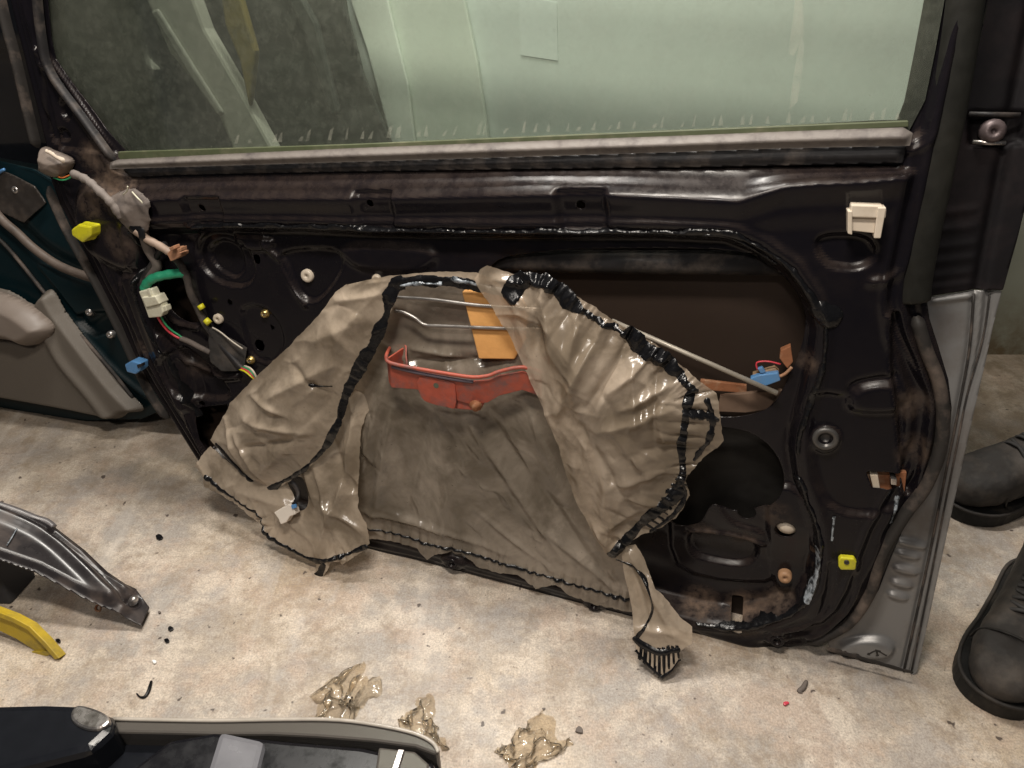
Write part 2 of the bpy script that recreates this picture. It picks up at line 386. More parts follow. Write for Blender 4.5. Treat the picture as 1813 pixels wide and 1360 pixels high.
col = t.mix(t.math('MULTIPLY', t.ramp(e, [(.48, 0.0), (.66, 1.0)]), .3), col, (.72, .64, .55))
col = t.mix(t.math('MULTIPLY', t.ramp(t.noise(110, 5, .75), [(.52, 0.0), (.64, 1.0)]), .42), col, (.25, .20, .165))
col = t.mix(t.math('MULTIPLY', t.ramp(g, [(.38, 1.0), (.62, 0.0)]), .5), col, (.20, .165, .14))
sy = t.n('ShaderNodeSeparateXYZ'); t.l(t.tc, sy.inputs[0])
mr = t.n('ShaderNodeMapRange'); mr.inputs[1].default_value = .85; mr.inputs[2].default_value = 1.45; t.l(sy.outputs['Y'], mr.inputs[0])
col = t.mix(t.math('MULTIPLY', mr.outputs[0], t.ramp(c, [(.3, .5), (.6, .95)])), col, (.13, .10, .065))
st = t.noise(14, 5, .6, .3, mapping=((0, 0, R(25)), (1, .12, 1)))
col = t.mix(t.math('MULTIPLY', t.ramp(st, [(.58, 0.0), (.74, 1.0)]), .4), col, (.66, .61, .55))
col = t.mix(t.ramp(t.noise(55, 2, .5), [(.70, 0.0), (.74, .85)]), col, (.05, .035, .03))
col = t.mix(t.ramp(t.noise(190, 2, .5), [(.69, 0.0), (.74, .6)]), col, (.08, .06, .05))
vo = t.n('ShaderNodeTexVoronoi', feature='DISTANCE_TO_EDGE'); vo.inputs['Scale'].default_value = 1.7
wv = t.n('ShaderNodeMix', data_type='VECTOR'); wv.inputs[0].default_value = .12
nz = t.n('ShaderNodeTexNoise'); nz.inputs['Scale'].default_value = 6; nz.inputs['Detail'].default_value = 6; t.l(t.tc, nz.inputs[0]); t.l(t.tc, wv.inputs[4]); t.l(nz.outputs['Color'], wv.inputs[5]); t.l(wv.outputs[1], vo.inputs[0])
crack = t.ramp(vo.outputs['Distance'], [(0.0, 1.0), (.0045, 0.0)])
crack = t.math('MULTIPLY', crack, t.ramp(t.noise(4, 2), [(.50, 0.0), (.60, .5)]))
col = t.mix(crack, col, (.16, .12, .10))
t.set(Base_Color=col, Roughness=t.ramp(b, [(.35, .32), (.7, .62)]), Specular_IOR_Level=.45)
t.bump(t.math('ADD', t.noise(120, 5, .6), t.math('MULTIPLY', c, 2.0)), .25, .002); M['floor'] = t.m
t = NT('grubby_wall'); col = t.mix(t.noise(4, 6, .6), (.31, .33, .26), (.42, .44, .36))
sz = t.n('ShaderNodeSeparateXYZ'); t.l(t.tc, sz.inputs[0])
dz = t.math('MULTIPLY', t.ramp(sz.outputs['Z'], [(.0, 1.0), (.2, 0.0)]), t.ramp(t.noise(22, 6, .7), [(.35, .3), (.6, 1.0)]))
col = t.mix(dz, col, (.17, .12, .06)); t.set(Base_Color=col, Roughness=.7); t.bump(t.noise(70, 5), .2, .002); M['wall'] = t.m

# ------------------------------------------------------------------ setting
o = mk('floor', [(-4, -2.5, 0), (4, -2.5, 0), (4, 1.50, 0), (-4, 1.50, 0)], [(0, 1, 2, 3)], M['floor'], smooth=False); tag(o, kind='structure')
o = mk('wall', [(-4, 1.50, 0), (4, 1.50, 0), (4, 1.50, 2.7), (-4, 1.50, 2.7), (-4, 1.60, 0), (4, 1.60, 0), (4, 1.60, 2.7), (-4, 1.60, 2.7)],
       [(3, 2, 1, 0), (4, 5, 6, 7), (0, 1, 5, 4), (2, 3, 7, 6), (0, 4, 7, 3), (1, 2, 6, 5)], M['wall'], smooth=False); tag(o, 'grubby pale green grey wall behind the leaning car doors', 'wall', kind='structure')

# ================================================================== THE BLACK DOOR
door = empty('car_door_assembly', D.w(0.5, 0, -.03), 'stripped black car door with torn plastic and window glass leaning in the middle', 'car door')
out_px = [(-60, -300), (-30, -120), (0, 20), (28, 130), (50, 212), (62, 262), (66, 310), (85, 362), (120, 430), (165, 520), (198, 580), (222, 640), (250, 690), (285, 745), (320, 800), (352, 850), (400, 898), (450, 930), (540, 955), (640, 973), (720, 990), (800, 1011), (900, 1037), (1000, 1065), (1100, 1092), (1200, 1118), (1290, 1146), (1340, 1159), (1400, 1164), (1450, 1158), (1495, 1138), (1532, 1108), (1560, 1062), (1580, 1010), (1602, 958), (1638, 900), (1668, 850), (1688, 790), (1692, 735), (1686, 685), (1668, 625), (1652, 575), (1646, 530), (1652, 480), (1668, 410), (1690, 320), (1712, 230), (1735, 120), (1758, 10), (1790, -150), (1815, -300)]
OUT = D.poly(out_px)
win_px = [(56, -240), (66, -60), (72, 0), (78, 70), (86, 104), (108, 136), (160, 206), (214, 282), (620, 266), (1200, 243), (1612, 222), (1622, 180), (1640, 90), (1656, 0), (1690, -200), (1698, -240)]
WIN = D.poly(win_px)
REC_px = [(240, 408), (380, 402), (530, 404), (640, 409), (900, 413), (1160, 413), (1285, 418), (1345, 442), (1398, 480), (1432, 530), (1448, 585), (1442, 640), (1428, 700), (1412, 760), (1408, 800), (1414, 850), (1432, 895), (1446, 940), (1450, 990), (1440, 1040), (1412, 1078), (1365, 1097), (1300, 1108), (1240, 1102), (1100, 1062), (900, 1008), (700, 952), (560, 920), (440, 860), (370, 800), (330, 720), (300, 640), (270, 560), (250, 480)]
REC = D.poly(REC_px)
RO = -.018
HOLE1 = catmull(D.poly([(870, 470), (960, 446), (1100, 440), (1300, 444), (1360, 468), (1402, 506), (1424, 550), (1424, 592), (1412, 632), (1396, 668), (1372, 712), (1335, 733), (1270, 738), (1180, 720), (1050, 690), (900, 640), (862, 560)], RO), 5)
HOLE2 = catmull(D.poly([(1180, 770), (1260, 756), (1320, 764), (1362, 790), (1384, 826), (1386, 862), (1360, 892), (1300, 905), (1262, 890), (1236, 930), (1190, 930), (1170, 860)], RO), 5)
HOLE3 = catmull(D.poly([(284, 498), (318, 482), (332, 500), (346, 536), (356, 566), (340, 571), (318, 562), (298, 540)], RO), 4)
HOLE4 = D.poly([(352, 722), (404, 716), (400, 760), (380, 792), (366, 770)], RO)
HOLE5 = D.poly([(1296, 1060), (1316, 1062), (1314, 1098), (1294, 1092)], -.03)
LATCH = D.poly([(1534, 838), (1604, 842), (1598, 872), (1545, 868)], 0)
SPK = [(398, 468), 0]
small = [(455, 459, 6, 9, RO), (407, 535, 4, 5, RO), (457, 613, 8, 10, RO), (651, 362, 6, 7, .01), (350, 371, 5, 6, .01), (1026, 366, 8, 8, .01), (1322, 908, 17, 13, RO), (1390, 935, 19, 15, RO), (1462, 779, 9, 8, .006), (480, 581, 3, 4, RO), (358, 714, 4, 4, RO), (803, 995, 5, 4, 0), (1053, 1069, 5, 4, 0), (1376, 1137, 6, 5, .004)]
def smallpoly(x, y, rx, ry, off):
    c = D.uv(x, y, off); e = D.uv(x+rx, y, off); g = D.uv(x, y-ry, off)
    return circ(c, math.hypot(e[0]-c[0], e[1]-c[1]), math.hypot(g[0]-c[0], g[1]-c[1]), 14)
HOLES = [HOLE1, HOLE2, HOLE3, HOLE4, HOLE5, LATCH] + [smallpoly(*s) for s in small]
def vline(px, off=0):
    p = sorted(D.poly(px, off)); a = np.array(p); return lambda U: np.interp(U, a[:, 0], a[:, 1])
c1 = vline([(150, 322), (300, 316), (600, 309), (900, 304), (1200, 301), (1600, 300)])
c2 = vline([(150, 362), (300, 352), (600, 352), (700, 351), (960, 345), (1070, 345), (1300, 357), (1312, 356), (1390, 330), (1445, 325), (1520, 322), (1600, 314)], .01)
cL = D.uv(215, 350)[0]; cR = D.uv(1602, 330)[0]
def L(*pts, off=0): return catmull(D.poly(pts, off), 4, False)
def door_h(U, V):
    v1 = c1(U); v2 = c2(U)
    m = sstep(cL-.02, cL+.03, U)*(1-sstep(cR-.012, cR+.012, U))
    t = np.clip((v1-V)/np.maximum(v1-v2, .004), 0, 1)
    shelf = -.014+.026*sstep(0, 1, t)*.35+.026*t*.65
    below = np.clip(v2-V, 0, 1)
    shelf = np.where(V < v2, .012-.008*sstep(0, .03, below)-.004*sstep(.03, .06, below), shelf)
    shelf = np.where(V > v1, -.016, shelf)
    h = m*shelf
    # recess
    s = bounded(lambda u, v: sdf(u, v, REC), U, V, REC, .06, -.06)
    deep = np.where(True, 1, 1)*(.018 + .020*sstep(*[D.uv(x, 900)[0] for x in (1000, 1200)], U)*(1-sstep(*sorted([D.uv(1300, y)[1] for y in (1010, 900)]), V)))
    h = h - deep*sstep(-.002, .012, s)
    h = h + .0035*np.exp(-((s+.012)/.006)**2)
    # outer edge flange: parallel rolls down both sides
    so = sdf(U, V, OUT)
    side = sstep(D.uv(330, 600)[0], D.uv(250, 600)[0]*1.0, U) if False else None
    lft = 1-sstep(.0, .22, U-np.interp(V, [D.uv(350, 850)[1], D.uv(62, 262)[1], D.uv(0, 0)[1]], [D.uv(350, 850)[0], D.uv(62, 262)[0], D.uv(0, 0)[0]]))
    rgt = sstep(D.uv(1380, 900)[0], D.uv(1470, 900)[0], U)
    e = np.maximum(np.where(lft > .45, 1, lft), rgt)
    w = .055
    prof = -.022*(1-sstep(0, w, so)) + .0035*np.sin(so/w*math.pi*5)*(so < w)*(so > 0)
    h = h + e*prof
    # bottom hem
    h = h - (1-e)*.004*(1-sstep(.004, .012, so))
    # window frame inner step
    sw = bounded(lambda u, v: -sdf(u, v, WIN), U, V, WIN, .08, .08)
    h = h + np.where(V > v1, 1, 0)*(-.012*(1-sstep(.012, .02, sw)) + .003*np.exp(-((sw-.028)/.004)**2))
    # mounting notches on shelf
    for (x0, y0, x1, y1) in ((628, 342, 690, 404), (985, 340, 1068, 404), (325, 352, 388, 398)):
        P = D.poly([(x0, y0), (x1, y0), (x1+4, y1), (x0+6, y1)], .006)
        h = h + pad(U, V, P, -.008, .006)
        h = h + ridge(U, V, P[0:2][:1]+[P[0]]+[P[3]], .003, .003)
    # right part: corner blister beneath white clip, boss, bulges
    h = h + pad(U, V, catmull(D.poly([(1450, 430), (1480, 420), (1530, 425), (1545, 450), (1520, 470), (1470, 465)]), 4), -.009, .008)
    h = h + pad(U, V, smallpoly(1462, 782, 22, 20, 0), .007, .006)
    h = h + pad(U, V, catmull(D.poly([(1440, 715), (1500, 705), (1520, 680), (1600, 690), (1605, 860), (1590, 900), (1500, 905), (1455, 860)]), 4), -.006, .01)
    h = h + pad(U, V, catmull(D.poly([(1525, 690), (1590, 685), (1590, 722), (1515, 722)]), 4), .010, .012)
    h = h + pad(U, V, catmull(D.poly([(1586, 560), (1600, 600), (1640, 690), (1645, 740), (1625, 860), (1606, 880), (1596, 760), (1582, 640)]), 4), -.016, .005)
    h = h + ridge(U, V, L((1575, 560), (1610, 640), (1655, 720), (1650, 800), (1620, 900), (1560, 980), (1540, 1040), (1500, 1110), (1430, 1140)), .004, .006)
    h = h + ridge(U, V, L((1545, 500), (1600, 480), (1630, 380), (1650, 250), (1680, 100), (1710, -100)), .006, .004)
    h = h + ridge(U, V, L((1470, 1000), (1465, 1060), (1440, 1110), (1390, 1135)), .005, -.005)
    h = h + ridge(U, V, L((1520, 1000), (1515, 1060), (1480, 1110), (1430, 1148)), .005, .005)
    # tar groove line inside the recess edge
    h = h + ridge(U, V, L((1440, 700), (1400, 770), (1400, 830), (1420, 880), (1440, 930), (1446, 990), (1425, 1060)), .004, -.004)
    # lower right pressing: ovals and outline
    for P, a, w_ in (([(1222, 958), (1240, 950), (1320, 962), (1338, 980), (1330, 1002), (1300, 1008), (1240, 996), (1222, 980)], -.009, .006),
                     ([(1200, 860), (1262, 862), (1275, 900), (1300, 930), (1350, 950), (1362, 1000), (1352, 1040), (1200, 1010)], .006, .006),
                     ([(1364, 880), (1392, 860), (1420, 880), (1436, 940), (1436, 1000), (1410, 1050), (1380, 1050), (1366, 990)], .008, .006)):
        h = h + pad(U, V, catmull(D.poly(P, RO), 4), a, w_)
    h = h + ridge(U, V, L((1222, 945), (1290, 950), (1350, 968), off=RO), .004, .006)
    # left pressing
    for P, a, w_ in (([(355, 425), (385, 412), (425, 425), (448, 470), (440, 500), (410, 505), (375, 490), (352, 460)], -.008, .004),
                     ([(368, 440), (390, 428), (418, 442), (426, 475), (412, 492), (385, 480), (370, 462)], -.006, .003),
                     ([(502, 450), (590, 445), (600, 480), (560, 530), (530, 520), (510, 490)], -.007, .005),
                     ([(430, 550), (460, 545), (490, 570), (500, 610), (480, 640), (450, 630), (436, 590)], -.004, .005),
                     ([(300, 640), (330, 620), (400, 690), (380, 705), (330, 690)], -.010, .008),
                     ([(420, 420), (480, 425), (470, 440), (425, 435)], .006, .006),
                     ([(620, 440), (760, 445), (740, 475), (640, 470)], .005, .012),
                     ([(230, 500), (262, 490), (290, 570), (330, 640), (350, 700), (330, 710), (270, 600)], .008, .010)):
        h = h + pad(U, V, catmull(D.poly(P, RO), 4), a, w_)
    h = h + ridge(U, V, L((468, 410), (475, 440), (500, 465), (520, 510), (540, 540), off=RO), .004, .005)
    h = h + ridge(U, V, L((300, 590), (330, 640), (390, 665), (420, 665), off=RO), .006, .008)
    h = h + ridge(U, V, L((285, 480), (290, 540), (310, 570), (350, 580), off=RO), .004, .006)
    h = h + ridge(U, V, L((210, 480), (250, 590), (290, 680), (330, 760), (370, 830)), .004, -.007)
    # left corner dome under the yellow clip
    h = h + pad(U, V, catmull(D.poly([(148, 350), (180, 335), (240, 380), (250, 440), (235, 470), (190, 455), (150, 420)]), 4), .012, .016)
    # mirror triangle
    h = h + pad(U, V, D.poly([(66, 120), (84, 130), (190, 270), (110, 262), (72, 240)]), -.008, .005)
    h = h + pad(U, V, smallpoly(108, 195, 8, 16, 0), -.008, .003) + pad(U, V, smallpoly(105, 240, 10, 9, 0), -.008, .003)
    h = h + ridge(U, V, L((66, 90), (130, 180), (200, 285)), .004, .006)
    # bottom fixing bosses
    for x, y in ((803, 993), (1053, 1068), (1376, 1135)):
        h = h + pad(U, V, smallpoly(x, y, 18, 13, 0), .006, .005)
    h = h + .0009*fbm(U*9, V*9, 3, 3)
    return h
def door_s(U, V):
    s = np.minimum(sdf(U, V, OUT), bounded(lambda u, v: -sdf(u, v, WIN), U, V, WIN, .02, .02))
    for Hh in HOLES: s = np.minimum(s, bounded(lambda u, v: -sdf(u, v, Hh), U, V, Hh, .012, .012))
    return s
panel = relief('inner_panel', D, OUT, .0028, door_s, door_h, M['paint'], door, thick=.0014)

# outer skin with side walls (thickness of the door)
def offset_poly(P, d):
    out = []; n = len(P); A = sum(P[i][0]*P[(i+1) % n][1]-P[(i+1) % n][0]*P[i][1] for i in range(n)); sg = 1 if A > 0 else -1
    for i in range(n):
        a, b = np.array(P[i-1]), np.array(P[(i+1) % n]); t = (b-a)/(np.linalg.norm(b-a)+1e-9); out.append((P[i][0]-sg*t[1]*d, P[i][1]+sg*t[0]*d))
    return out
skin_poly = offset_poly(OUT, .003)
belt_v = D.uv(900, 300)[1]
def skin_s(U, V): return np.minimum(sdf(U, V, skin_poly), -sdf(U, V, WIN))
relief('outer_skin', D, skin_poly, .012, skin_s, lambda U, V: -.062+.006*np.sin(V*14)+.004*fbm(U*4, V*4, 9), M['paint_skin'], door, thick=.002)
n = len(skin_poly); vs = [D.w(u, v, -.024) for u, v in skin_poly]+[D.w(u, v, -.063) for u, v in skin_poly]
mk('door_edge', vs, [(i, (i+1) % n, (i+1) % n+n, i+n) for i in range(n)], M['paint'], door)
# intrusion beam and mechanism seen through the opening
def bar(name, p0, p1, r, off, mat, parent, seg=12): return tube(name, [D.P(*p0, off), D.P(*p1, off)], r, mat, parent, 1, seg, False)
bar('intrusion_beam', (850, 462), (1440, 466), .016, -.04, M['black_plastic'], door)
prism('window_regulator_rail', D, D.poly([(1240, 672), (1322, 682), (1322, 696), (1240, 690)], -.045), -.05, -.044, M['rust'], door)
prism('regulator_bracket', D, D.poly([(1275, 700), (1335, 694), (1385, 690), (1360, 724), (1320, 730), (1270, 728)], -.035), -.04, -.033, simple('dusty_brown_bracket', (.17, .11, .075), .7), door)
prism('latch_lever', D, D.poly([(1382, 620), (1400, 612), (1404, 640), (1394, 652), (1380, 634)], -.03), -.04, -.028, M['rust'], door)

PADP = catmull(D.poly([(1150, 740), (1260, 735), (1330, 745), (1400, 790), (1405, 880), (1360, 930), (1240, 960), (1150, 920)], -.055), 4)
relief('shade_and_tar_patch', D, PADP, .004, lambda U, V: sdf(U, V, PADP)+.004*fbm(U*30, V*30, 3), lambda U, V: -.054+.003*fbm(U*30, V*30, 8), simple('shade_and_tar_black', (.010, .009, .008), .7, Specular_IOR_Level=.2), door)  # added black patch: shade inside the lower opening, plus tar blobs
# glass
gp = offset_poly(WIN, -.012)
glass = prism('window_glass', D, gp, -.024, -.020, M['glass'], door, bev=0)
prism('glass_edge', D, D.poly([(214, 268), (620, 255), (1200, 230), (1607, 213), (1607, 224), (1200, 244), (620, 268), (214, 282)], -.018), -.0195, -.012, M['glass_edge'], door)
rr = random.Random(3)
for i in range(46):      # dust runs left where the felt wiped the glass
    x = 420+i*26+rr.uniform(-10, 10); y = 262-(x-214)*.0375; hh = rr.uniform(8, 24)
    prism('dust_run', D, D.poly([(x, y), (x+rr.uniform(4, 9), y), (x+rr.uniform(6, 12), y-hh), (x+rr.uniform(3, 6), y-hh*.8)], -.0195), -.0196, -.0192, M['smear'], glass, bev=0)
for P in ([(1408, 0), (1420, -30), (1424, 60), (1405, 100), (1396, 95)], [(1419, 55), (1424, 80), (1420, 130), (1412, 180), (1398, 195), (1404, 140)]):
    prism('dust_run', D, D.poly(P, -.0195), -.0196, -.0192, M['smear'], glass, bev=0)

# belt weatherstrip
sp = [(191, 300), (193, 288), (206, 283), (420, 272), (620, 263), (800, 256), (1000, 248), (1200, 241), (1400, 233), (1600, 226), (1617, 236), (1612, 259), (1400, 263), (1200, 270), (1000, 276), (800, 282), (600, 288), (400, 294)]
STR = D.poly(sp, .004)
relief('window_weatherstrip', D, STR, .0022, lambda U, V: sdf(U, V, STR), lambda U, V: .001+.008*sstep(0, .012, sdf(U, V, STR))+.0006*fbm(U*20, V*60, 5), M['strip'], door)
SP2 = D.poly([(212, 300), (600, 288), (1000, 276), (1400, 263), (1606, 259), (1600, 290), (1200, 298), (900, 301), (600, 305), (300, 311), (228, 315)], -.004)
relief('lower_channel_strip', D, SP2, .003, lambda U, V: sdf(U, V, SP2), lambda U, V: -.009+.004*sstep(0, .01, sdf(U, V, SP2))+.0012*fbm(U*9, V*20, 8), M['black_plastic'], door, thick=.003)
# rear frame seal (olive sheen band) and front frame seal
def band(name, pts, w, off, mat, lift=.008, parent=door):
    ln = [np.array(p) for p in catmull(D.poly(pts, off), 8, False)]; V = []; F = []; k = 9; n = len(ln)
    for i, p in enumerate(ln):
        t = ln[min(i+1, n-1)]-ln[max(i-1, 0)]; t = t/np.linalg.norm(t); q = np.array([-t[1], t[0]])
        e = min(1, i/3+.3, (n-1-i)/3+.3)
        for j in range(k):
            a = math.pi*j/(k-1); V.append(D.w(*(p+q*w*e*math.cos(a)), off-.004+(lift+.004)*math.sin(a)**.7*e))
    for i in range(n-1):
        for j in range(k-1): F.append((i*k+j, i*k+j+1, (i+1)*k+j+1, (i+1)*k+j))
    return mk(name, V, F, mat, parent)
band('rear_door_seal', [(1738, -260), (1716, -40), (1700, 80), (1680, 200), (1660, 300), (1640, 400), (1622, 500), (1620, 540)], .018, -.012, M['seal_olive'])
band('rear_door_seal', [(1622, 560), (1640, 620), (1665, 690), (1668, 780), (1640, 860), (1600, 915), (1560, 985), (1540, 1050), (1500, 1105), (1430, 1140)], .008, -.014, M['rubber'], .009)
band('front_door_seal', [(-35, -200), (2, 0), (30, 110), (52, 205), (66, 262)], .006, -.012, M['rubber'], .010)
band('front_door_seal', [(84, 330), (120, 410), (170, 500), (215, 590), (262, 690), (296, 742)], .006, -.016, M['rubber'], .009)
band('quarter_frame_trim', [(60, -60), (72, 60), (90, 130), (150, 214), (202, 286)], .006, .0, M['black_plastic'], .007)

# sealant bead lying around the recess (lumpy, glossy)
def bead(name, pts, w0, base_fn, mat, parent, fr=D, off=0, seed=1, hgt=.005, step=.0016, rag=.6, smooth=True, wfn=None, label=None, fq=110):
    ln = catmull(fr.poly(pts, off), 5, False) if smooth else fr.poly(pts, off)
    a = np.array(ln); bb = [(a[:, 0].min()-w0*1.8, a[:, 1].min()-w0*1.8), (a[:, 0].max()+w0*1.8, a[:, 1].max()+w0*1.8)]
    tot = sum(math.dist(ln[i], ln[i+1]) for i in range(len(ln)-1))
    def field(U, V):
        def f(u, v):
            d, s, _ = linedist(u, v, ln)
            w = w0*(1+rag*.14*fbm(u*260, v*260, seed, 2)+rag*.2*vnoise(u*95, v*95, seed+2)+rag*.5*vnoise(u*42, v*42, seed+6)+.2*vnoise(s*22, s*0, seed+5))
            if wfn: w = w*wfn(s/tot)
            return w-d
        return bounded(f, U, V, ln, w0*2.2, -.02)
    def hf(U, V):
        s = np.clip(field(U, V), 0, w0)/w0
        return base_fn(U, V)+hgt*np.sqrt(s)*(.75+.35*fbm(U*48, V*48, seed+9, 4))+.0004
    o = relief(name, fr, bb, step, field, hf, mat, parent)
    if label: o['label'] = label
    return o
bead('sealant_bead', [(345, 404), (380, 400), (530, 402), (640, 407), (760, 411), (900, 412), (1000, 413), (1160, 412), (1285, 416), (1345, 438), (1400, 476), (1434, 528), (1452, 560)], 0.0051, door_h, M['tar'], door, seed=2, rag=1.3, hgt=.007)
bead('sealant_bead', [(1180, 415), (1290, 422), (1340, 452), (1370, 470)], 0.0041, door_h, M['tar'], door, seed=12, rag=1.3, hgt=.007)
bead('sealant_bead', [(1455, 545), (1468, 556), (1470, 562)], .012, door_h, M['tar'], door, seed=4, hgt=.008)
bead('sealant_bead', [(1462, 575), (1458, 640), (1440, 700), (1418, 760), (1412, 800)], 0.0041, door_h, M['tar'], door, seed=5, rag=1.3, hgt=.007)
bead('sealant_bead', [(1412, 850), (1430, 895), (1446, 940), (1450, 990), (1440, 1040), (1412, 1078), (1365, 1099), (1300, 1111), (1235, 1104)], 0.0047, door_h, M['tar'], door, seed=6, rag=1.3, hgt=.007)
bead('sealant_bead', [(240, 410), (248, 430), (262, 470), (246, 500), (262, 560), (290, 620), (320, 690), (345, 740)], 0.0034, door_h, M['tar'], door, seed=7, rag=1.3, hgt=.007)
t = NT('whitish_shiny_sealant'); t.set(Base_Color=t.mix(t.ramp(t.noise(90, 4), [(.4, 0.0), (.6, 1.0)]), (.02, .025, .03), (.36, .40, .44)), Roughness=.2); t.bump(t.noise(200, 3), .6, .002); M['tar_white'] = t.m
bead('pale_sealant_streak', [(1447, 965), (1448, 1000), (1440, 1035), (1428, 1062)], .0035, lambda U, V: door_h(U, V)+.004, M['tar_white'], door, seed=8, rag=.7, hgt=.003)  # whitish mottled streak along the sealant line
bead('pale_sealant_streak', [(1477, 915), (1472, 955)], .0014, lambda U, V: door_h(U, V)+.001, M['tar_white'], door, seed=9, hgt=.001)
bead('pale_sealant_streak', [(1592, 890), (1580, 935)], .002, lambda U, V: door_h(U, V)+.001, M['tar_white'], door, seed=10, hgt=.001)

# clips, grommets, screws
def uvh(px, py, off=0): # surface point on the panel nearest this place
    u, v = D.uv(px, py, off); h = float(door_h(np.array([u]), np.array([v]))[0]); return u, v, h
def clipblock(name, P, h0, h1, mat, bev=.0015): return prism(name, D, D.poly(P, (h0+h1)/2), h0, h1, mat, door, bev)
wc = clipblock('door_trim_clip', [(1506, 360), (1560, 362), (1568, 368), (1566, 384), (1502, 382)], .004, .022, M['white_plastic']); wc['label'] = 'aged white square trim clip'
prism('clip_face', D, D.poly([(1503, 380), (1562, 382), (1558, 414), (1504, 408)], .016), .004, .017, M['white_plastic'], wc, .001)
prism('clip_arm', D, D.poly([(1500, 372), (1508, 372), (1508, 414), (1500, 412)], .018), .004, .024, M['white_plastic'], wc, .001)
prism('clip_arm', D, D.poly([(1553, 366), (1568, 366), (1558, 420), (1546, 420)], .018), .004, .024, M['white_plastic'], wc, .001)
yc = clipblock('door_trim_clip', [(137, 403), (150, 394), (172, 398), (172, 415), (157, 427), (138, 414)], .006, .032, M['yellow'], .003); yc['label'] = 'bright yellow trim clip'
lathe('clip_head', D, D.uv(160, 408, .01), [(.013, .006), (.015, .012), (.012, .018)], M['yellow'], yc)
yc = clipblock('door_trim_clip', [(1484, 988), (1488, 984), (1512, 986), (1516, 992), (1514, 1006), (1488, 1006), (1484, 1000)], .0, .010, M['yellow'], .002); yc['label'] = 'yellow trim clip with a centre hole'
lathe('clip_hole', D, D.uv(1499, 996, .011), [(.0035, .009), (.0035, .0115), (.0022, .0115), (.001, .010)], M['black_plastic'], yc)
bc = clipblock('door_trim_clip', [(228, 642), (240, 635), (256, 640), (256, 652), (247, 659), (232, 655)], .004, .024, M['blue'], .002); bc['label'] = 'pale blue trim clip'
prism('clip_slot', D, D.poly([(243, 646), (253, 643), (253, 648), (245, 652)], .025), .02, .0262, M['black_plastic'], bc, 0)
def grommet(px, py, r, mat=M['white_plastic'], h=.006, lab=None):
    u, v, hh = uvh(px, py, RO)
    o = lathe('grommet', D, (u, v), [(r, hh-.003), (r, hh+h*.6), (r*.85, hh+h), (r*.2, hh+h*.9), (r*.2, hh+h*.3), (0, hh+h*.3)], mat, door)
    if lab: o['label'] = lab
grommet(541, 490, .0105); grommet(388, 564, .0088)
grommet(1390, 1025, .010, simple('tan_grommet', (.42, .24, .13), .5), .012, 'tan rubber grommet')
grommet(668, 493, .007)
def screw(px, py, r):
    u, v, hh = uvh(px, py, RO)
    o = lathe('bolt', D, (u, v), [(r*1.3, hh-.002), (r*1.3, hh+.002), (r, hh+.003), (r, hh+.007), (r*.45, hh+.007), (r*.4, hh+.002), (0, hh+.002)], M['brass'], door, 12)
    prism('bolt_slot', D, [(u-r*.8, v-.0007), (u+r*.8, v-.0007), (u+r*.8, v+.0007), (u-r*.8, v+.0007)], hh+.0065, hh+.0078, M['chrome'], o, 0)
screw(468, 556, .0055); screw(445, 637, .0055)
u, v, hh = uvh(1462, 779, .006)
lathe('boss_washer', D, (u, v), [(.016, hh-.001), (.0165, hh+.003), (.014, hh+.005), (.0095, hh+.004), (.009, hh-.004)], simple('dull_grey_washer', (.10, .095, .09), .4, .5), door)
for x, y in ((803, 993), (1053, 1068), (1376, 1135)):
    u, v, hh = uvh(x, y, 0); lathe('drain_washer', D, (u, v), [(.0105, hh-.001), (.010, hh+.002), (.0055, hh+.001), (.005, hh-.004)], M['paint'], door)
# white foam plug in hole
u, v = D.uv(1394, 936, -.015)
lathe('foam_plug', D, (u, v), [(.017, -.05), (.017, -.028), (.013, -.018), (.006, -.014), (0, -.013)], M['white_plastic'], door, ry=.85)
# latch pieces behind latch opening
lt = prism('door_latch', D, D.poly([(1530, 834), (1606, 838), (1602, 876), (1542, 872)], -.02), -.03, -.022, M['rust'], door, .001)
prism('latch_claw', D, D.poly([(1540, 840), (1554, 840), (1558, 864), (1546, 866)], -.01), -.024, -.008, M['white_plastic'], lt, .001)
prism('latch_pin', D, D.poly([(1577, 846), (1588, 847), (1587, 858), (1577, 857)], -.006), -.024, -.004, M['chrome'], lt, .001)

# rods
bar('lock_rod', (1083, 568), (1376, 696), .0034, -.004, M['rod'], door, 8)
tube('window_rod', [D.P(*p, .016) for p in ((690, 526), (760, 530), (850, 541), (960, 548))], .0026, M['steel'], door)
tube('window_rod', [D.P(*p, .016) for p in ((700, 550), (715, 553), (735, 563), (752, 575), (780, 577), (880, 581), (960, 583))], .0026, M['steel'], door)
# blue connector at the rear corner
bcn = prism('wiring_connector', D, D.poly([(1328, 668), (1345, 662), (1378, 658), (1382, 672), (1350, 684), (1334, 682)], -.008), -.014, -.004, M['blue'], door, .0015); bcn['label'] = 'blue wiring connector'
prism('connector_body', D, D.poly([(1332, 664), (1372, 652), (1380, 660), (1336, 676)], -.012), -.024, -.013, simple('tan_plastic', (.30, .20, .12), .5), bcn, .001)
prism('connector_latch', D, D.poly([(1341, 652), (1350, 649), (1356, 659), (1347, 661)], -.008), -.012, -.006, M['blue'], bcn, .001)
tube('connector_wire', [D.P(*p, -.01) for p in ((1341, 655), (1340, 642), (1360, 640), (1382, 645))], .0012, M['red_wire'], bcn, 3, 6)
tube('connector_wire', [D.P(*p, -.01) for p in ((1376, 668), (1390, 662), (1402, 650))], .0022, M['rust'], bcn, 3, 6)

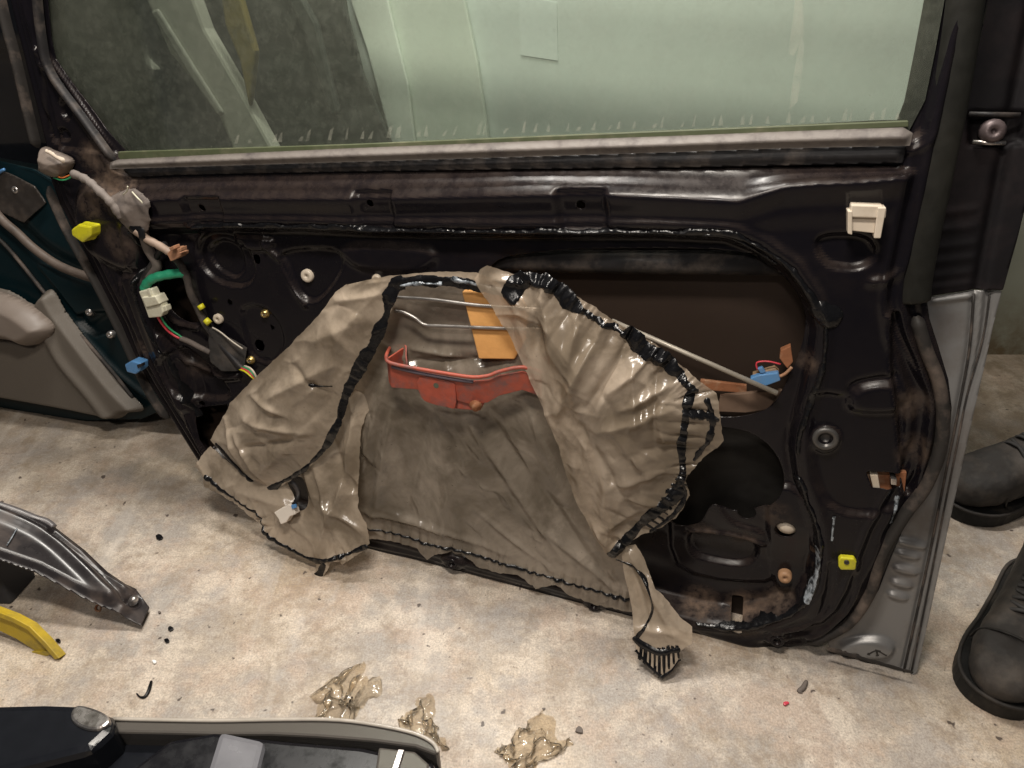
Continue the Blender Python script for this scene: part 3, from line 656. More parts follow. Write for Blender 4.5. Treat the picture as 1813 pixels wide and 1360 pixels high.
# orange foam pad
prism('foam_pad', D, D.poly([(819, 515), (915, 515), (935, 560), (932, 600), (912, 635), (849, 634), (838, 590)], .008), -.004, .012, M['foam'], door, .002)

# red bracket standing out of the panel
rb = empty('bracket', (0, 0, 0)); rb.parent = door; rb.location = (0, 0, 0)
def wallstrip(name, path_px, off, top, bot, mat, parent, th=.0022):
    """upright sheet-metal wall: path (px, n), heights in v"""
    pts = [(*D.uv(x, y, nn), nn) for x, y, nn in path_px]
    pts = catmull(pts, 5, False); V = []; F = []
    for i, (u, v, nn) in enumerate(pts):
        k = i/(len(pts)-1)
        V += [D.w(u, v+top(k), nn), D.w(u, v+bot(k), nn)]
    F = [(2*i, 2*i+1, 2*i+3, 2*i+2) for i in range(len(pts)-1)]
    o = mk(name, V, F, mat, parent); solid(o, th, 0, .0005); return o
def wall2(name, rows, mat, parent, th=.003):
    V = []
    for xt, yt, xb, yb, nt_, nb_ in rows: V += [D.P(xt, yt, nt_), D.P(xb, yb, nb_)]
    o = mk(name, V, [(2*i, 2*i+1, 2*i+3, 2*i+2) for i in range(len(rows)-1)], mat, parent, smooth=False); solid(o, th, 0)
    b = o.modifiers.new('b', 'BEVEL'); b.width = .004; b.segments = 3; b.limit_method = 'ANGLE'; b.angle_limit = R(12); return o
wall2('bracket_wall', [(716, 614, 718, 650, .0, .0), (686, 634, 690, 676, .036, .034), (692, 646, 694, 686, .044, .040), (740, 657, 738, 689, .046, .040), (800, 668, 800, 706, .046, .040), (838, 674, 836, 716, .046, .040), (866, 672, 864, 712, .044, .038), (884, 664, 884, 700, .040, .034), (925, 657, 925, 690, .034, .03), (960, 668, 960, 702, .026, .022)], M['redmetal'], rb)
tube('bracket_rim', [D.P(x, y, n_) for x, y, n_ in ((692, 613, .0), (686, 624, .02), (684, 634, .040), (692, 643, .049), (740, 653, .051), (800, 663, .051), (838, 668, .051), (866, 665, .048), (884, 658, .044), (925, 650, .038), (960, 660, .03))], .0028, M['redmetal'], rb, 3, 8)
tube('bracket_dark_joint', [D.P(x, y, n_) for x, y, n_ in ((694, 649, .0465), (740, 660, .0485), (800, 671, .0485), (838, 676, .0475))], .0026, simple('violet_grey_gap_shade', (.10, .08, .10), .5), rb, 3, 8)  # solid strip coloured as the shaded gap below the rim
wallstrip('bracket_return', [(692, 614, -.002), (704, 612, .0), (718, 613, .002), (719, 630, .014), (721, 646, .020)], 0, lambda k: .002, lambda k: -.022, M['redmetal'], rb)
prism('bracket_tab', D, catmull(D.poly([(742, 668), (798, 676), (806, 690), (806, 722), (792, 721), (768, 716), (746, 704)], .047), 3), .043, .0475, M['redmetal'], rb, .001)
lathe('bracket_hole', D, D.uv(772, 683, .048), [(.0042, .0478), (0, .0479)], simple('green_grey_plug', (.09, .1, .07), .5), rb)
tube('bracket_stud', [D.P(838, 712, .03), D.P(842, 717, .042), D.P(845, 721, .047)], .008, M['rust'], rb, 4, 12)
prism('bracket_foot', D, D.poly([(752, 700), (770, 716), (800, 723), (850, 727), (858, 712), (838, 704), (780, 694)], .036), .028, .038, M['redmetal'], rb, .002)

# wiring at the hinge corner
def wire(name, pts, r, mat, parent=door, k=6, **kw): return tube(name, [D.P(x, y, n_) for x, y, n_ in pts], r, mat, parent, k, 10, **kw)
wob = lambda a: (lambda k: 1+a*math.sin(k*37)+a*.6*math.sin(k*91+1))
HB = catmull(D.poly([(62, 264), (78, 266), (112, 282), (116, 294), (106, 310), (94, 318), (76, 313), (63, 300)], .02), 3)
relief('hinge_rubber_boot', D, HB, .0018, lambda U, V: sdf(U, V, HB), lambda U, V: .004+.026*np.sqrt(np.clip(sdf(U, V, HB)/.016, 0, 1))+.003*fbm(U*60, V*60, 5), simple('dusty_beige_rubber', (.15, .12, .10), .65, scale=30, dirt=((.06, .05, .045), .7)), door, thick=.002)
bead('torn_boot_lining', [(84, 268), (92, 272), (100, 278), (112, 284)], .0035, lambda U, V: .030+0*U, simple('torn_white_lining', (.55, .47, .38), .7, bump=.6), door, seed=31, hgt=.006, off=.03, rag=1.)
wire('hinge_wire', [(95, 315, .01), (108, 319, .018), (120, 317, .022), (132, 308, .024)], .0012, M['green_wire'])
wire('hinge_wire', [(98, 311, .01), (110, 315, .018), (122, 311, .022), (134, 306, .024)], .0012, simple('orange_wire', (.6, .16, .04), .4))
wire('taped_cable', [(130, 308, .024), (145, 314, .028), (158, 322, .028), (172, 335, .030), (190, 352, .030), (202, 366, .028), (215, 385, .022)], .0062, simple('grey_taped_cable', (.17, .145, .13), .7, scale=90, bump=.6), rfn=wob(.12))
CT = D.poly([(188, 350), (212, 338), (232, 336), (246, 350), (256, 362), (256, 392), (250, 412), (238, 422), (222, 415), (205, 395), (192, 375)], .026)
relief('cloth_tape_wrap', D, CT, .0022, lambda U, V: sdf(U, V, CT)+.0015*fbm(U*90, V*90, 4), lambda U, V: .014+.014*np.sqrt(np.clip(sdf(U, V, CT)/.03, 0, 1))+.003*fbm(U*50, V*50, 41), M['tape'], door, thick=.002)
bead('tar_lump', [(236, 404), (248, 410), (252, 418)], .006, lambda U, V: .020+0*U, M['tar'], door, seed=33, off=.02, rag=1.)
wire('dry_stem', [(234, 340, .03), (243, 350, .035), (250, 357, .034), (252, 360, .033)], .0012, M['white_conn'])
wire('dry_stem', [(218, 345, .033), (225, 338, .042), (226, 330, .045)], .001, M['white_conn'])
wire('taped_cable', [(240, 408, .02), (258, 422, .016), (280, 434, .014), (300, 446, .012), (312, 452, .010)], .0065, simple('worn_grey_cable', (.30, .22, .17), .6, dirt=((.08, .06, .05), .6)), rfn=wob(.06))
cc = prism('cable_clip', D, D.poly([(298, 448), (306, 440), (316, 438), (318, 446), (324, 446), (324, 452), (314, 458), (305, 462)], .02), .006, .024, M['copper'], door, .0015)
prism('clip_wing', D, D.poly([(302, 438), (310, 434), (312, 440), (305, 444)], .03), .02, .034, M['copper'], cc, .001)
prism('clip_wing', D, D.poly([(316, 440), (323, 437), (324, 444), (318, 447)], .03), .02, .034, M['copper'], cc, .001)
wire('black_cable', [(306, 454, .010), (318, 466, .004), (330, 490, -.002), (338, 520, -.004), (350, 545, -.006), (362, 570, -.008), (376, 590, -.008), (400, 620, -.008), (422, 645, -.008), (440, 662, -.008)], .0062, M['black_plastic'])
for a_, b_ in (((354, 540), (359, 547)), ((364, 566), (371, 573))):
    tube('yellow_tape_ring', [D.P(*a_, -.002), D.P(*b_, -.002)], .0055, M['yellow'], door, 1, 10, False)
wire('black_cable', [(292, 432, .006), (280, 450, -.002), (265, 475, .0), (254, 495, .002), (252, 510, .004)], .005, M['black_plastic'])
wire('black_cable', [(252, 405, .006), (262, 440, .0), (278, 470, -.004), (262, 490, -.002)], .008, M['tape'])
wire('green_sleeve', [(328, 483, -.002), (300, 486, .004), (280, 490, .010), (266, 496, .012), (258, 506, .012), (256, 514, .012)], .0075, M['green'], rfn=wob(.05))
wc = prism('wiring_connector', D, D.poly([(248, 515), (270, 510), (277, 526), (286, 532), (292, 552), (288, 560), (266, 562), (256, 534)], .02), .008, .024, M['white_conn'], door, .002); wc['label'] = 'cream wiring connector beside the green sleeve'
prism('connector_collar', D, D.poly([(252, 526), (276, 524), (284, 538), (260, 544)], .026), .006, .028, M['white_conn'], wc, .0015)
prism('connector_latch', D, D.poly([(284, 542), (294, 541), (297, 550), (288, 553)], .02), .01, .022, M['white_conn'], wc, .001)
prism('connector_rib', D, D.poly([(257, 513), (261, 512), (266, 526), (262, 527)], .03), .024, .0275, M['white_conn'], wc, .0005)
wire('wire', [(279, 560, .014), (286, 572, .010), (298, 586, .004), (312, 596, .0), (322, 600, -.002)], .0022, M['red_wire'])
wire('wire', [(285, 560, .014), (293, 574, .010), (304, 585, .004), (316, 593, .0), (324, 599, -.002)], .0016, M['green_wire'])
wire('taped_cable', [(320, 599, -.002), (335, 605, -.002), (352, 614, -.004), (372, 624, -.004)], .0045, M['tape'])
BP = D.poly([(372, 582), (378, 580), (392, 588), (432, 620), (430, 648), (420, 658), (395, 655), (374, 640), (370, 605)], -.006)
relief('felt_patch', D, BP, .0025, lambda U, V: sdf(U, V, BP), lambda U, V: -.008+.006*np.sin(U*55)+.003*fbm(U*40, V*40, 3), M['black_tape'], door, thick=.002)
wire('patch_edge_fold', [(376, 580, -.0), (390, 588, .001), (410, 604, .001), (430, 618, .0)], .0014, M['rod'])
for i, m_ in enumerate(('yellow', 'red_wire', 'green_wire', 'white_plastic')):
    wire('wire', [(424+i*3, 654-i*2, -.004), (434+i*3, 658-i*2, .002), (444+i*2, 666-i*2, .004), (456, 676-i, .002)], .0016, M[m_])

# ================================================================== TORN PLASTIC SHEET
def tri_frame(a, b, c):
    u = (b-a)/np.linalg.norm(b-a); n = np.cross(u, a-c); n = n/np.linalg.norm(n)
    if n @ D.n < 0: n = -n
    return Frame(a, u, np.cross(n, u), n)
sheet = empty('plastic_sheet', D.w(.4, .02, .02), 'torn dusty translucent plastic sheet peeled open over the black car door', 'plastic sheet')
def creases(U, V, lst, off, fr=None):
    fr = fr or D
    h = 0
    for (x0, y0, x1, y1, w, a) in lst:
        p = fr.poly([(x0, y0), (x1, y1)], off)
        def f(u, v):
            d, s, _ = linedist(u, v, p); Lh = math.dist(*p); k = np.clip(s/Lh, 0, 1)
            return a*np.exp(-np.abs(d/w/1.15)**1.5)*(.35+.65*np.sin(math.pi*np.clip(k*.9+.08, 0, 1)))
        h = h+bounded(f, U, V, p, w*3.2, 0)
    return h
def sharp(U, V, P, seed, n, ang, spread, amp, lmin=.02, lmax=.09, w=.006):
    rd = random.Random(seed); a = np.array(P); h = np.zeros(U.shape)
    for i in range(n):
        cx = rd.uniform(a[:, 0].min(), a[:, 0].max()); cy = rd.uniform(a[:, 1].min(), a[:, 1].max()); L_ = rd.uniform(lmin, lmax); th = R(ang+rd.gauss(0, spread)); A_ = amp*rd.uniform(.35, 1)*rd.choice((1, 1, -1)); ww = w*rd.uniform(.6, 1.6); bend = rd.uniform(-.18, .18)*L_
        x0, y0 = cx-math.cos(th)*L_/2, cy-math.sin(th)*L_/2; x1, y1 = cx+math.cos(th)*L_/2, cy+math.sin(th)*L_/2
        ln = [(x0, y0), (cx-math.sin(th)*bend, cy+math.cos(th)*bend), (x1, y1)]
        def f(u, v):
            d, s, _ = linedist(u, v, ln); k = np.clip(s/L_, 0, 1)
            return A_*np.exp(-d/ww)*np.sin(math.pi*np.clip(k, .02, .98))
        h = h+bounded(f, U, V, ln, ww*4, 0)
    return h
def crumple(U, V, seed, f1=11, f2=30, ang=0.5, st=2.6):
    ca, sa = math.cos(ang), math.sin(ang); X = (U*ca+V*sa); Y = (-U*sa+V*ca)/st
    wx = .02*vnoise(U*9, V*9, seed+3); wy = .02*vnoise(U*9+5, V*9, seed+4)
    r1 = 1-np.abs(vnoise((X+wx)*f1*1.6, (Y+wy)*f1*1.6, seed)); r2 = 1-np.abs(vnoise((X+wx)*f2*.8, (Y+wy)*f2*.8, seed+7))
    return ((r1**2)*.8+(r2**2.2)*.2-.4)*.9
def pleats(U, V, ln, amp, wl, fall, seed):
    def f(u, v):
        d, s, _ = linedist(u, v, ln)
        ph = s/wl*2*math.pi + 2.2*vnoise(s*35, s*0, seed) + d*12*vnoise(s*20, d*0, seed+2)
        return amp*(np.abs(np.sin(ph*.5))**.7-.5)*np.exp(-d/fall)*(.6+.5*vnoise(s*40, d*10, seed+1))
    return bounded(f, U, V, ln, fall*4, 0)

# --- back layer (centre, against the door)
B_px = [(690, 520), (700, 500), (790, 494), (860, 505), (900, 540), (960, 600), (1010, 700), (1060, 820), (1090, 940), (1112, 985), (1120, 1040), (1122, 1082), (1060, 1069), (1010, 1052), (985, 1032), (950, 1040), (918, 1016), (880, 1010), (850, 1004), (822, 982), (800, 976), (778, 978), (757, 989), (738, 968), (700, 958), (652, 952), (640, 940), (600, 900), (590, 800), (620, 700), (665, 600)]
BP_ = D.poly(B_px, .006)
botln = catmull(D.poly([(648, 932), (700, 945), (760, 962), (850, 985), (940, 1012), (1010, 1032), (1115, 1060)], .006), 4, False)
lowedge = catmull(D.poly([(652, 955), (757, 985), (850, 1004), (950, 1036), (1060, 1066), (1122, 1082)], .006), 4, False)
Bcr = [(720, 640, 900, 640, .006, -.010), (730, 620, 830, 640, .004, .006), (700, 720, 660, 930, .010, .012), (760, 740, 720, 900, .012, -.008), (830, 740, 1000, 990, .009, .010), (860, 730, 1060, 1010, .010, -.010), (900, 760, 1000, 960, .008, .006), (690, 660, 640, 840, .010, .012), (640, 900, 760, 930, .006, .008), (680, 900, 900, 980, .006, .006), (930, 700, 990, 860, .008, .006), (780, 730, 800, 930, .012, .006), (960, 930, 1090, 1040, .006, .008), (840, 900, 980, 1010, .005, .005)]
def back_h(U, V):
    h = .008+creases(U, V, Bcr, .006)+.005*crumple(U, V, 51, 6, 14, -.35, 5)
    h = h+sharp(U, V, BP_, 5, 110, -58, 24, .0045, .03, .13)
    h = h+pleats(U, V, botln, .007, .016, .016, 3)+pleats(U, V, lowedge, .004, .02, .01, 5)
    # the sheet dips into the upper hole
    c = D.uv(790, 580, 0); h = h-.013*np.exp(-(((U-c[0])/.10)**2+((V-c[1])/.055)**2))
    return h
relief('back_layer', D, BP_, .0019, lambda U, V: sdf(U, V, BP_)+.0015*fbm(U*80, V*80, 2), back_h, M['sheet_back'], sheet)
bead('tar_line', [(648, 932), (700, 945), (760, 962), (850, 985), (940, 1012), (1010, 1032), (1115, 1060)], .0030, back_h, M['tar'], sheet, seed=41, off=.008, rag=.7, hgt=.003, wfn=lambda k: .6+.7*k)

# --- lower left lobe
Lb_px = [(372, 790), (440, 850), (520, 840), (580, 780), (612, 700), (660, 610), (700, 560), (665, 690), (640, 760), (636, 830), (632, 900), (650, 930), (656, 962), (640, 978), (606, 1000), (590, 990), (572, 1022), (556, 1012), (564, 992), (520, 980), (478, 958), (464, 930), (440, 912), (420, 896), (385, 872), (362, 862), (358, 838), (344, 826), (356, 808)]
LF = tri_frame(D.P(372, 790, .022), D.P(650, 760, .016), floorpt(585, 1022, .004))
LB = LF.poly(Lb_px, 0)
lobe_ln = catmull(LF.poly([(366, 852), (400, 872), (432, 896), (460, 914), (468, 944), (500, 966), (556, 992), (600, 985), (648, 968)], 0), 4, False)
Lcr = [(560, 830, 600, 960, .008, .012), (590, 780, 640, 900, .010, -.010), (640, 700, 600, 900, .010, .014), (540, 830, 560, 900, .006, .008), (420, 870, 520, 900, .008, .008), (560, 880, 640, 940, .006, .008), (610, 860, 560, 980, .006, .008), (480, 900, 560, 960, .008, .006)]
def lobe_h(U, V):
    h = sharp(U, V, LB, 6, 70, 62, 28, .0045, .02, .08, .005)+.0+creases(U, V, Lcr, 0, LF)+.006*crumple(U, V, 61, 10, 28, .35, 3.0)+pleats(U, V, lobe_ln, .008, .018, .014, 8)
    c = LF.uv(520, 875, 0); h = h-.016*np.exp(-(((U-c[0])/.022)**2+((V-c[1])/.03)**2))
    return h
POCK = catmull(LF.poly([(506, 852), (534, 846), (543, 872), (541, 898), (527, 905), (512, 880)], 0), 4)
relief('lower_lobe', LF, LB, .0018, lambda U, V: np.minimum(sdf(U, V, LB)+.002*fbm(U*90, V*90, 5), -sdf(U, V, POCK)), lobe_h, M['sheet'], sheet)
bead('tar_line', [(366, 846), (400, 872), (432, 896), (460, 914), (468, 944), (500, 966), (556, 992), (600, 985), (648, 968)], .0034, lobe_h, M['tar'], sheet, seed=42, off=0, fr=LF, rag=1.0, hgt=.0022)
bead('tar_line', [(574, 1000), (566, 1016), (560, 1020)], .004, lobe_h, M['tar'], sheet, seed=49, off=0, fr=LF, rag=1.2, hgt=.0022)

# --- left flap
F_px = [(376, 765), (396, 733), (405, 715), (432, 688), (460, 660), (490, 634), (520, 605), (552, 572), (580, 540), (597, 516), (615, 503), (660, 493), (700, 488), (790, 484), (840, 486), (870, 500), (902, 526), (884, 530), (830, 512), (770, 503), (706, 506), (696, 520), (694, 545), (680, 580), (660, 622), (640, 660), (618, 702), (606, 745), (592, 775), (570, 806), (540, 834), (500, 860), (478, 872), (452, 862), (420, 838), (385, 802), (366, 784)]
FP = D.poly(F_px, .04)
f_ln = catmull(D.poly([(890, 524), (830, 508), (770, 500), (706, 502), (694, 516), (688, 545), (672, 585), (652, 622), (630, 665), (612, 702), (600, 748), (584, 778), (562, 808), (530, 836), (495, 856), (475, 868), (445, 858), (415, 832), (380, 796)], .04), 4, False)
Fcr = [(480, 700, 600, 640, .008, .008), (440, 740, 560, 760, .007, .010), (430, 790, 540, 770, .006, -.008), (470, 830, 560, 740, .008, .010), (560, 600, 660, 560, .010, .006), (600, 530, 680, 520, .006, .006), (420, 770, 470, 850, .006, .008), (520, 640, 600, 700, .006, -.006), (500, 800, 590, 700, .007, -.007), (450, 700, 520, 730, .006, .007), (600, 580, 640, 640, .008, .005), (395, 745, 430, 830, .005, .008), (620, 510, 560, 620, .012, .006)]
def flap_h(U, V):
    s = sdf(U, V, FP)
    h = sharp(U, V, FP, 17, 130, 25, 35, .0042, .02, .09, .006)+.034+.016*sstep(0, .06, s)+creases(U, V, Fcr, .04)+.0035*crumple(U, V, 71, 7, 20, -.9, 2.2)
    h = h+pleats(U, V, f_ln, .0022, .024, .014, 9)
    u0 = D.uv(400, 730, .04)[0]; return h+.008*np.sin((U-u0)*9)
relief('left_flap', D, FP, .0018, lambda U, V: sdf(U, V, FP)+.0012*fbm(U*90, V*90, 6), flap_h, M['sheet'], sheet)
bead('tar_line', [(892, 524), (830, 508), (770, 500), (706, 502), (692, 518), (686, 545), (672, 585), (652, 622), (630, 665), (612, 702), (600, 748)], .0095, flap_h, M['tar'], sheet, seed=43, off=.042, rag=.9, hgt=.0022, wfn=lambda k: np.where(k < .35, .55+.35*np.sin(k*9), 1.0)*(1-.35*k))
bead('tar_line', [(600, 745), (584, 778), (562, 808), (530, 836), (495, 856), (475, 868), (445, 858), (415, 832), (378, 794)], .0046, flap_h, M['tar'], sheet, seed=44, off=.042, rag=.9, hgt=.0022)
bead('tar_blot', [(558, 676), (572, 680), (590, 682)], .0022, flap_h, M['tar'], sheet, seed=45, off=.045, rag=1.4, hgt=.002)
bead('stretched_sealant', [(800, 500), (830, 506), (862, 516), (890, 522)], .0032, lambda U, V: flap_h(U, V)+.003, M['tar_white'], sheet, seed=46, off=.045, rag=1.6, hgt=.0022)
bead('stretched_sealant', [(706, 508), (740, 505), (775, 506)], .002, lambda U, V: flap_h(U, V)+.003, M['tar_white'], sheet, seed=47, off=.045, rag=1.6, hgt=.003)

# --- right flap
R_px = [(832, 500), (842, 484), (856, 474), (880, 484), (902, 492), (930, 496), (962, 494), (1000, 518), (1055, 556), (1085, 577), (1150, 612), (1200, 650), (1238, 680), (1268, 705), (1274, 740), (1280, 790), (1262, 808), (1236, 828), (1212, 858), (1220, 886), (1196, 926), (1170, 945), (1130, 958), (1108, 975), (1090, 996), (1072, 992), (1048, 955), (1020, 905), (1000, 850), (985, 800), (962, 740), (940, 690), (915, 640), (893, 595), (870, 560), (848, 530)]
RP = D.poly(R_px, .05)
r_ln = catmull(D.poly([(905, 505), (950, 500), (1000, 532), (1060, 576), (1130, 612), (1185, 655), (1228, 700), (1222, 745), (1208, 800), (1208, 850), (1176, 900), (1120, 950), (1085, 986)], .05), 4, False)
Rcr = [(985, 730, 960, 540, .014, .016), (985, 735, 1060, 590, .008, .012), (1040, 720, 1110, 620, .007, -.010), (1080, 690, 1150, 640, .006, .010), (1020, 560, 1010, 640, .007, .010), (960, 560, 940, 640, .012, -.012), (900, 530, 960, 720, .012, .010), (930, 520, 1020, 780, .010, -.008), (1000, 760, 1030, 900, .012, .010), (1080, 800, 1060, 960, .010, .010), (1060, 760, 1200, 720, .008, .009), (1100, 720, 1200, 680, .006, .010), (1110, 800, 1200, 790, .010, -.008), (1080, 860, 1190, 830, .008, .010), (1030, 760, 1120, 900, .008, -.008), (1110, 880, 1170, 900, .006, .008), (1045, 930, 1085, 985, .008, .014), (1070, 940, 1140, 900, .006, .006), (1090, 760, 1160, 860, .006, .007), (870, 500, 960, 510, .006, .008), (1120, 650, 1130, 760, .005, .008), (1160, 670, 1160, 780, .005, -.008)]
def rflap_h(U, V):
    s = sdf(U, V, RP)
    h = .034+.026*sstep(0, .09, s)+creases(U, V, Rcr, .05)+.006*crumple(U, V, 81, 7, 20, -.3, 3.6)
    h = h+sharp(U, V, RP, 18, 190, -62, 28, .0055, .02, .10, .006)
    h = h+pleats(U, V, r_ln, .011, .022, .022, 11)+pleats(U, V, r_ln, .004, .009, .012, 14)
    return h
relief('right_flap', D, RP, .0018, lambda U, V: sdf(U, V, RP)+.002*fbm(U*70, V*70, 7), rflap_h, M['sheet_flap'], sheet)
bead('tar_line', [(905, 520), (925, 500), (958, 497), (1000, 528), (1060, 572), (1130, 608), (1188, 652), (1232, 696)], .0085, rflap_h, M['tar'], sheet, seed=46, off=.045, rag=1.5, hgt=.003, fq=90)
bead('tar_line', [(1222, 700), (1212, 745), (1206, 790), (1206, 850), (1190, 880)], .0050, rflap_h, M['tar'], sheet, seed=47, off=.05, rag=1.1, hgt=.0022, fq=80)
bead('tar_line', [(1200, 880), (1172, 902), (1140, 930), (1105, 966), (1082, 990)], .0080, rflap_h, M['tar'], sheet, seed=48, off=.05, rag=.4, hgt=.003)
bead('tar_line', [(1252, 716), (1262, 750), (1252, 790), (1228, 824)], .004, rflap_h, M['tar'], sheet, seed=54, off=.05, rag=1.6, hgt=.003, fq=80)
bead('tar_line', [(1150, 952), (1190, 920), (1212, 884), (1200, 850)], .0026, rflap_h, M['tar'], sheet, seed=55, off=.05, rag=1.0, hgt=.003)
for (x0, y0, x1, y1, k) in ((1150, 944, 1206, 862, 9), (1220, 735, 1262, 745, 4)):
    for i in range(k):
        q = i/(k-1); x = x0+(x1-x0)*q; y = y0+(y1-y0)*q
        bead('tar_stripe', [(x-10, y-7), (x+8, y+5)] , .0022, rflap_h, M['tar'], sheet, seed=60+i, off=.05, rag=.8, hgt=.002, smooth=False)
# --- tail hanging beneath the right flap
T_px = [(1100, 968), (1126, 962), (1140, 985), (1162, 1038), (1188, 1068), (1204, 1090), (1226, 1108), (1226, 1138), (1204, 1150), (1202, 1168), (1190, 1186), (1172, 1198), (1150, 1176), (1128, 1150), (1124, 1122), (1120, 1080), (1112, 1040), (1104, 1010)]
TF = tri_frame(D.P(1100, 968, .03), D.P(1150, 975, .03), floorpt(1172, 1199, .003))
TP = TF.poly(T_px, 0)
Tcr = [(1115, 980, 1200, 1130, .006, .010), (1118, 1000, 1150, 1100, .006, -.010), (1150, 1030, 1205, 1110, .005, .008), (1130, 1110, 1200, 1120, .006, .006)]
def tail_h(U, V):
    return sharp(U, V, TP, 9, 30, -60, 25, .003, .02, .06, .004)+.004+creases(U, V, Tcr, 0, TF)+.005*crumple(U, V, 91, 12, 30, .3, 3.0)
relief('hanging_tail', TF, TP, .002, lambda U, V: sdf(U, V, TP)+.001*fbm(U*90, V*90, 8), tail_h, M['sheet'], sheet)
bead('tar_line', [(1092, 990), (1116, 1000), (1140, 1018), (1152, 1045), (1156, 1075), (1146, 1102), (1130, 1124)], .0034, tail_h, M['tar'], sheet, seed=71, off=0, fr=TF, rag=.9, hgt=.003)
bead('tar_line', [(1126, 1128), (1140, 1140), (1170, 1152), (1200, 1148)], .0055, tail_h, M['tar'], sheet, seed=72, off=0, fr=TF, rag=.6, hgt=.003)
for i in range(9):
    x = 1136+i*8; y0 = 1146+abs(4-i)*-1; y1 = 1162+(i if i < 4 else 8-i)*8
    bead('tar_stripe', [(x, y0), (x-2+i*.5, y1)], .0018, tail_h, M['tar'], sheet, seed=80+i, off=0, fr=TF, rag=.5, hgt=.002, smooth=False)
bead('tar_line', [(1128, 1150), (1150, 1176), (1172, 1196), (1190, 1184), (1203, 1166)], .0018, tail_h, M['tar'], sheet, seed=90, off=0, fr=TF, rag=.8, hgt=.002, smooth=False)
# white connector resting in the lobe
lc = prism('wiring_connector', LF, LF.poly([(490, 905), (504, 896), (512, 894), (514, 890), (524, 892), (528, 908), (518, 912), (512, 922), (502, 926), (498, 916)], .012), .006, .020, simple('white_connector_plastic', (.75, .68, .60), .4, var=.08), door, .0015); lc['label'] = 'white wiring connector hanging through the sheet'
prism('connector_lock', LF, LF.poly([(516, 894), (523, 893), (525, 899), (518, 901)], .021), .018, .023, M['blue'], lc, .0008)
tube('black_cable', [LF.P(x, y, z) for x, y, z in ((518, 896, .013), (526, 884, .014), (528, 872, .008), (522, 860, .0), (515, 852, -.008))], .004, M['black_plastic'], door)

# ================================================================== SILVER / BLACK DOOR BEHIND, RIGHT
S = lean_frame((1470, 1156), (1620, 1196), 17)
so_ = 0.0
sil = empty('car_door_assembly', S.w(S.uv(1620, 1195, so_)[0], .0, so_), 'silver grey and black car door leaning behind the right edge of the black door', 'car door')
SB = S.poly([(1462, 1120), (1470, 1154), (1560, 1178), (1618, 1196), (1624, 1190), (1650, 1070), (1680, 930), (1700, 840), (1722, 740), (1745, 640), (1760, 570), (1774, 515), (1720, 514), (1655, 524), (1600, 532), (1540, 800), (1470, 1000)], so_)
def sl(*p): return catmull(S.poly(p, so_), 4, False)
e1 = sl((1726, 510), (1716, 620), (1698, 720), (1678, 820), (1650, 960), (1622, 1090), (1600, 1185)); e2 = sl((1752, 510), (1740, 600), (1712, 700), (1692, 800), (1664, 940), (1636, 1080), (1612, 1190))
def smallpoly_s(x, y, rx, ry, off):
    c = S.uv(x, y, off); e = S.uv(x+rx, y, off); g = S.uv(x, y-ry, off); return circ(c, math.hypot(e[0]-c[0], e[1]-c[1]), math.hypot(g[0]-c[0], g[1]-c[1]), 14)
def sil_h(U, V):
    h = so_+0*U
    h = h+ridge(U, V, e1, .0035, -.006)+ridge(U, V, e2, .0035, -.006)+ridge(U, V, [(a+.006, b) for a, b in e1], .0025, .004)
    for (x, y, hw) in ((1612, 962, 22), (1607, 982, 16), (1603, 1009, 17), (1596, 1033, 15), (1589, 1055, 14)):
        h = h+pad(U, V, circ(S.uv(x, y, so_), hw*.0008, .0035, 16), .006, .006)
    h = h+pad(U, V, catmull(S.poly([(1490, 1142), (1520, 1132), (1560, 1132), (1578, 1146), (1560, 1160), (1500, 1156)], so_), 4), .010, .008)
    h = h+pad(U, V, smallpoly_s(1510, 1165, 12, 12, so_), -.006, .003)
    h = h+ridge(U, V, sl((1655, 532), (1722, 522)), .004, .006)
    return h
relief('door_skin', S, SB, .003, lambda U, V: sdf(U, V, SB), sil_h, M['silver'], sil, thick=.003)
tube('hem_seam', [S.P(x, y, so_+.001) for x, y in ((1724, 520), (1716, 620), (1698, 720), (1678, 820), (1650, 960), (1622, 1090), (1600, 1188))], .0016, M['rubber'], sil, 4, 6)
tube('hem_seam', [S.P(x, y, so_+.001) for x, y in ((1752, 520), (1740, 600), (1712, 700), (1692, 800), (1664, 940), (1636, 1080), (1613, 1192))], .0012, M['rubber'], sil, 4, 6)
bead('dirty_hem', [(1470, 1150), (1540, 1169), (1614, 1190)], .003, sil_h, M['rubber'], sil, off=so_, seed=95, hgt=.001, rag=1.)
bead('rust_mark', [(1538, 1158), (1552, 1152), (1568, 1160)], .0012, sil_h, M['rubber'], sil, off=so_, seed=96, hgt=.001)
bead('rust_mark', [(1552, 1152), (1553, 1160)], .0014, sil_h, M['rubber'], sil, off=so_, seed=97, hgt=.001)
UB = S.poly([(1600, 536), (1655, 522), (1720, 512), (1774, 513), (1800, 420), (1820, 340), (1860, 200), (1960, -300), (1680, -300), (1660, 0), (1620, 250), (1600, 400)], so_)
def ub_h(U, V):
    h = so_+.004+0*U
    h = h+pad(U, V, S.poly([(1720, 206), (1806, 204), (1812, 250), (1720, 252)], so_), -.014, .006)+pad(U, V, smallpoly_s(1763, 232, 14, 13, so_), .012, .005)
    for y in (370, 400, 430, 455, 480, 500): h = h+ridge(U, V, S.poly([(1655, y+8), (1722, y)], so_), .004, .0012)
    h = h+ridge(U, V, sl((1730, 510), (1750, 400), (1790, 200), (1830, 0)), .006, -.008)
    return h
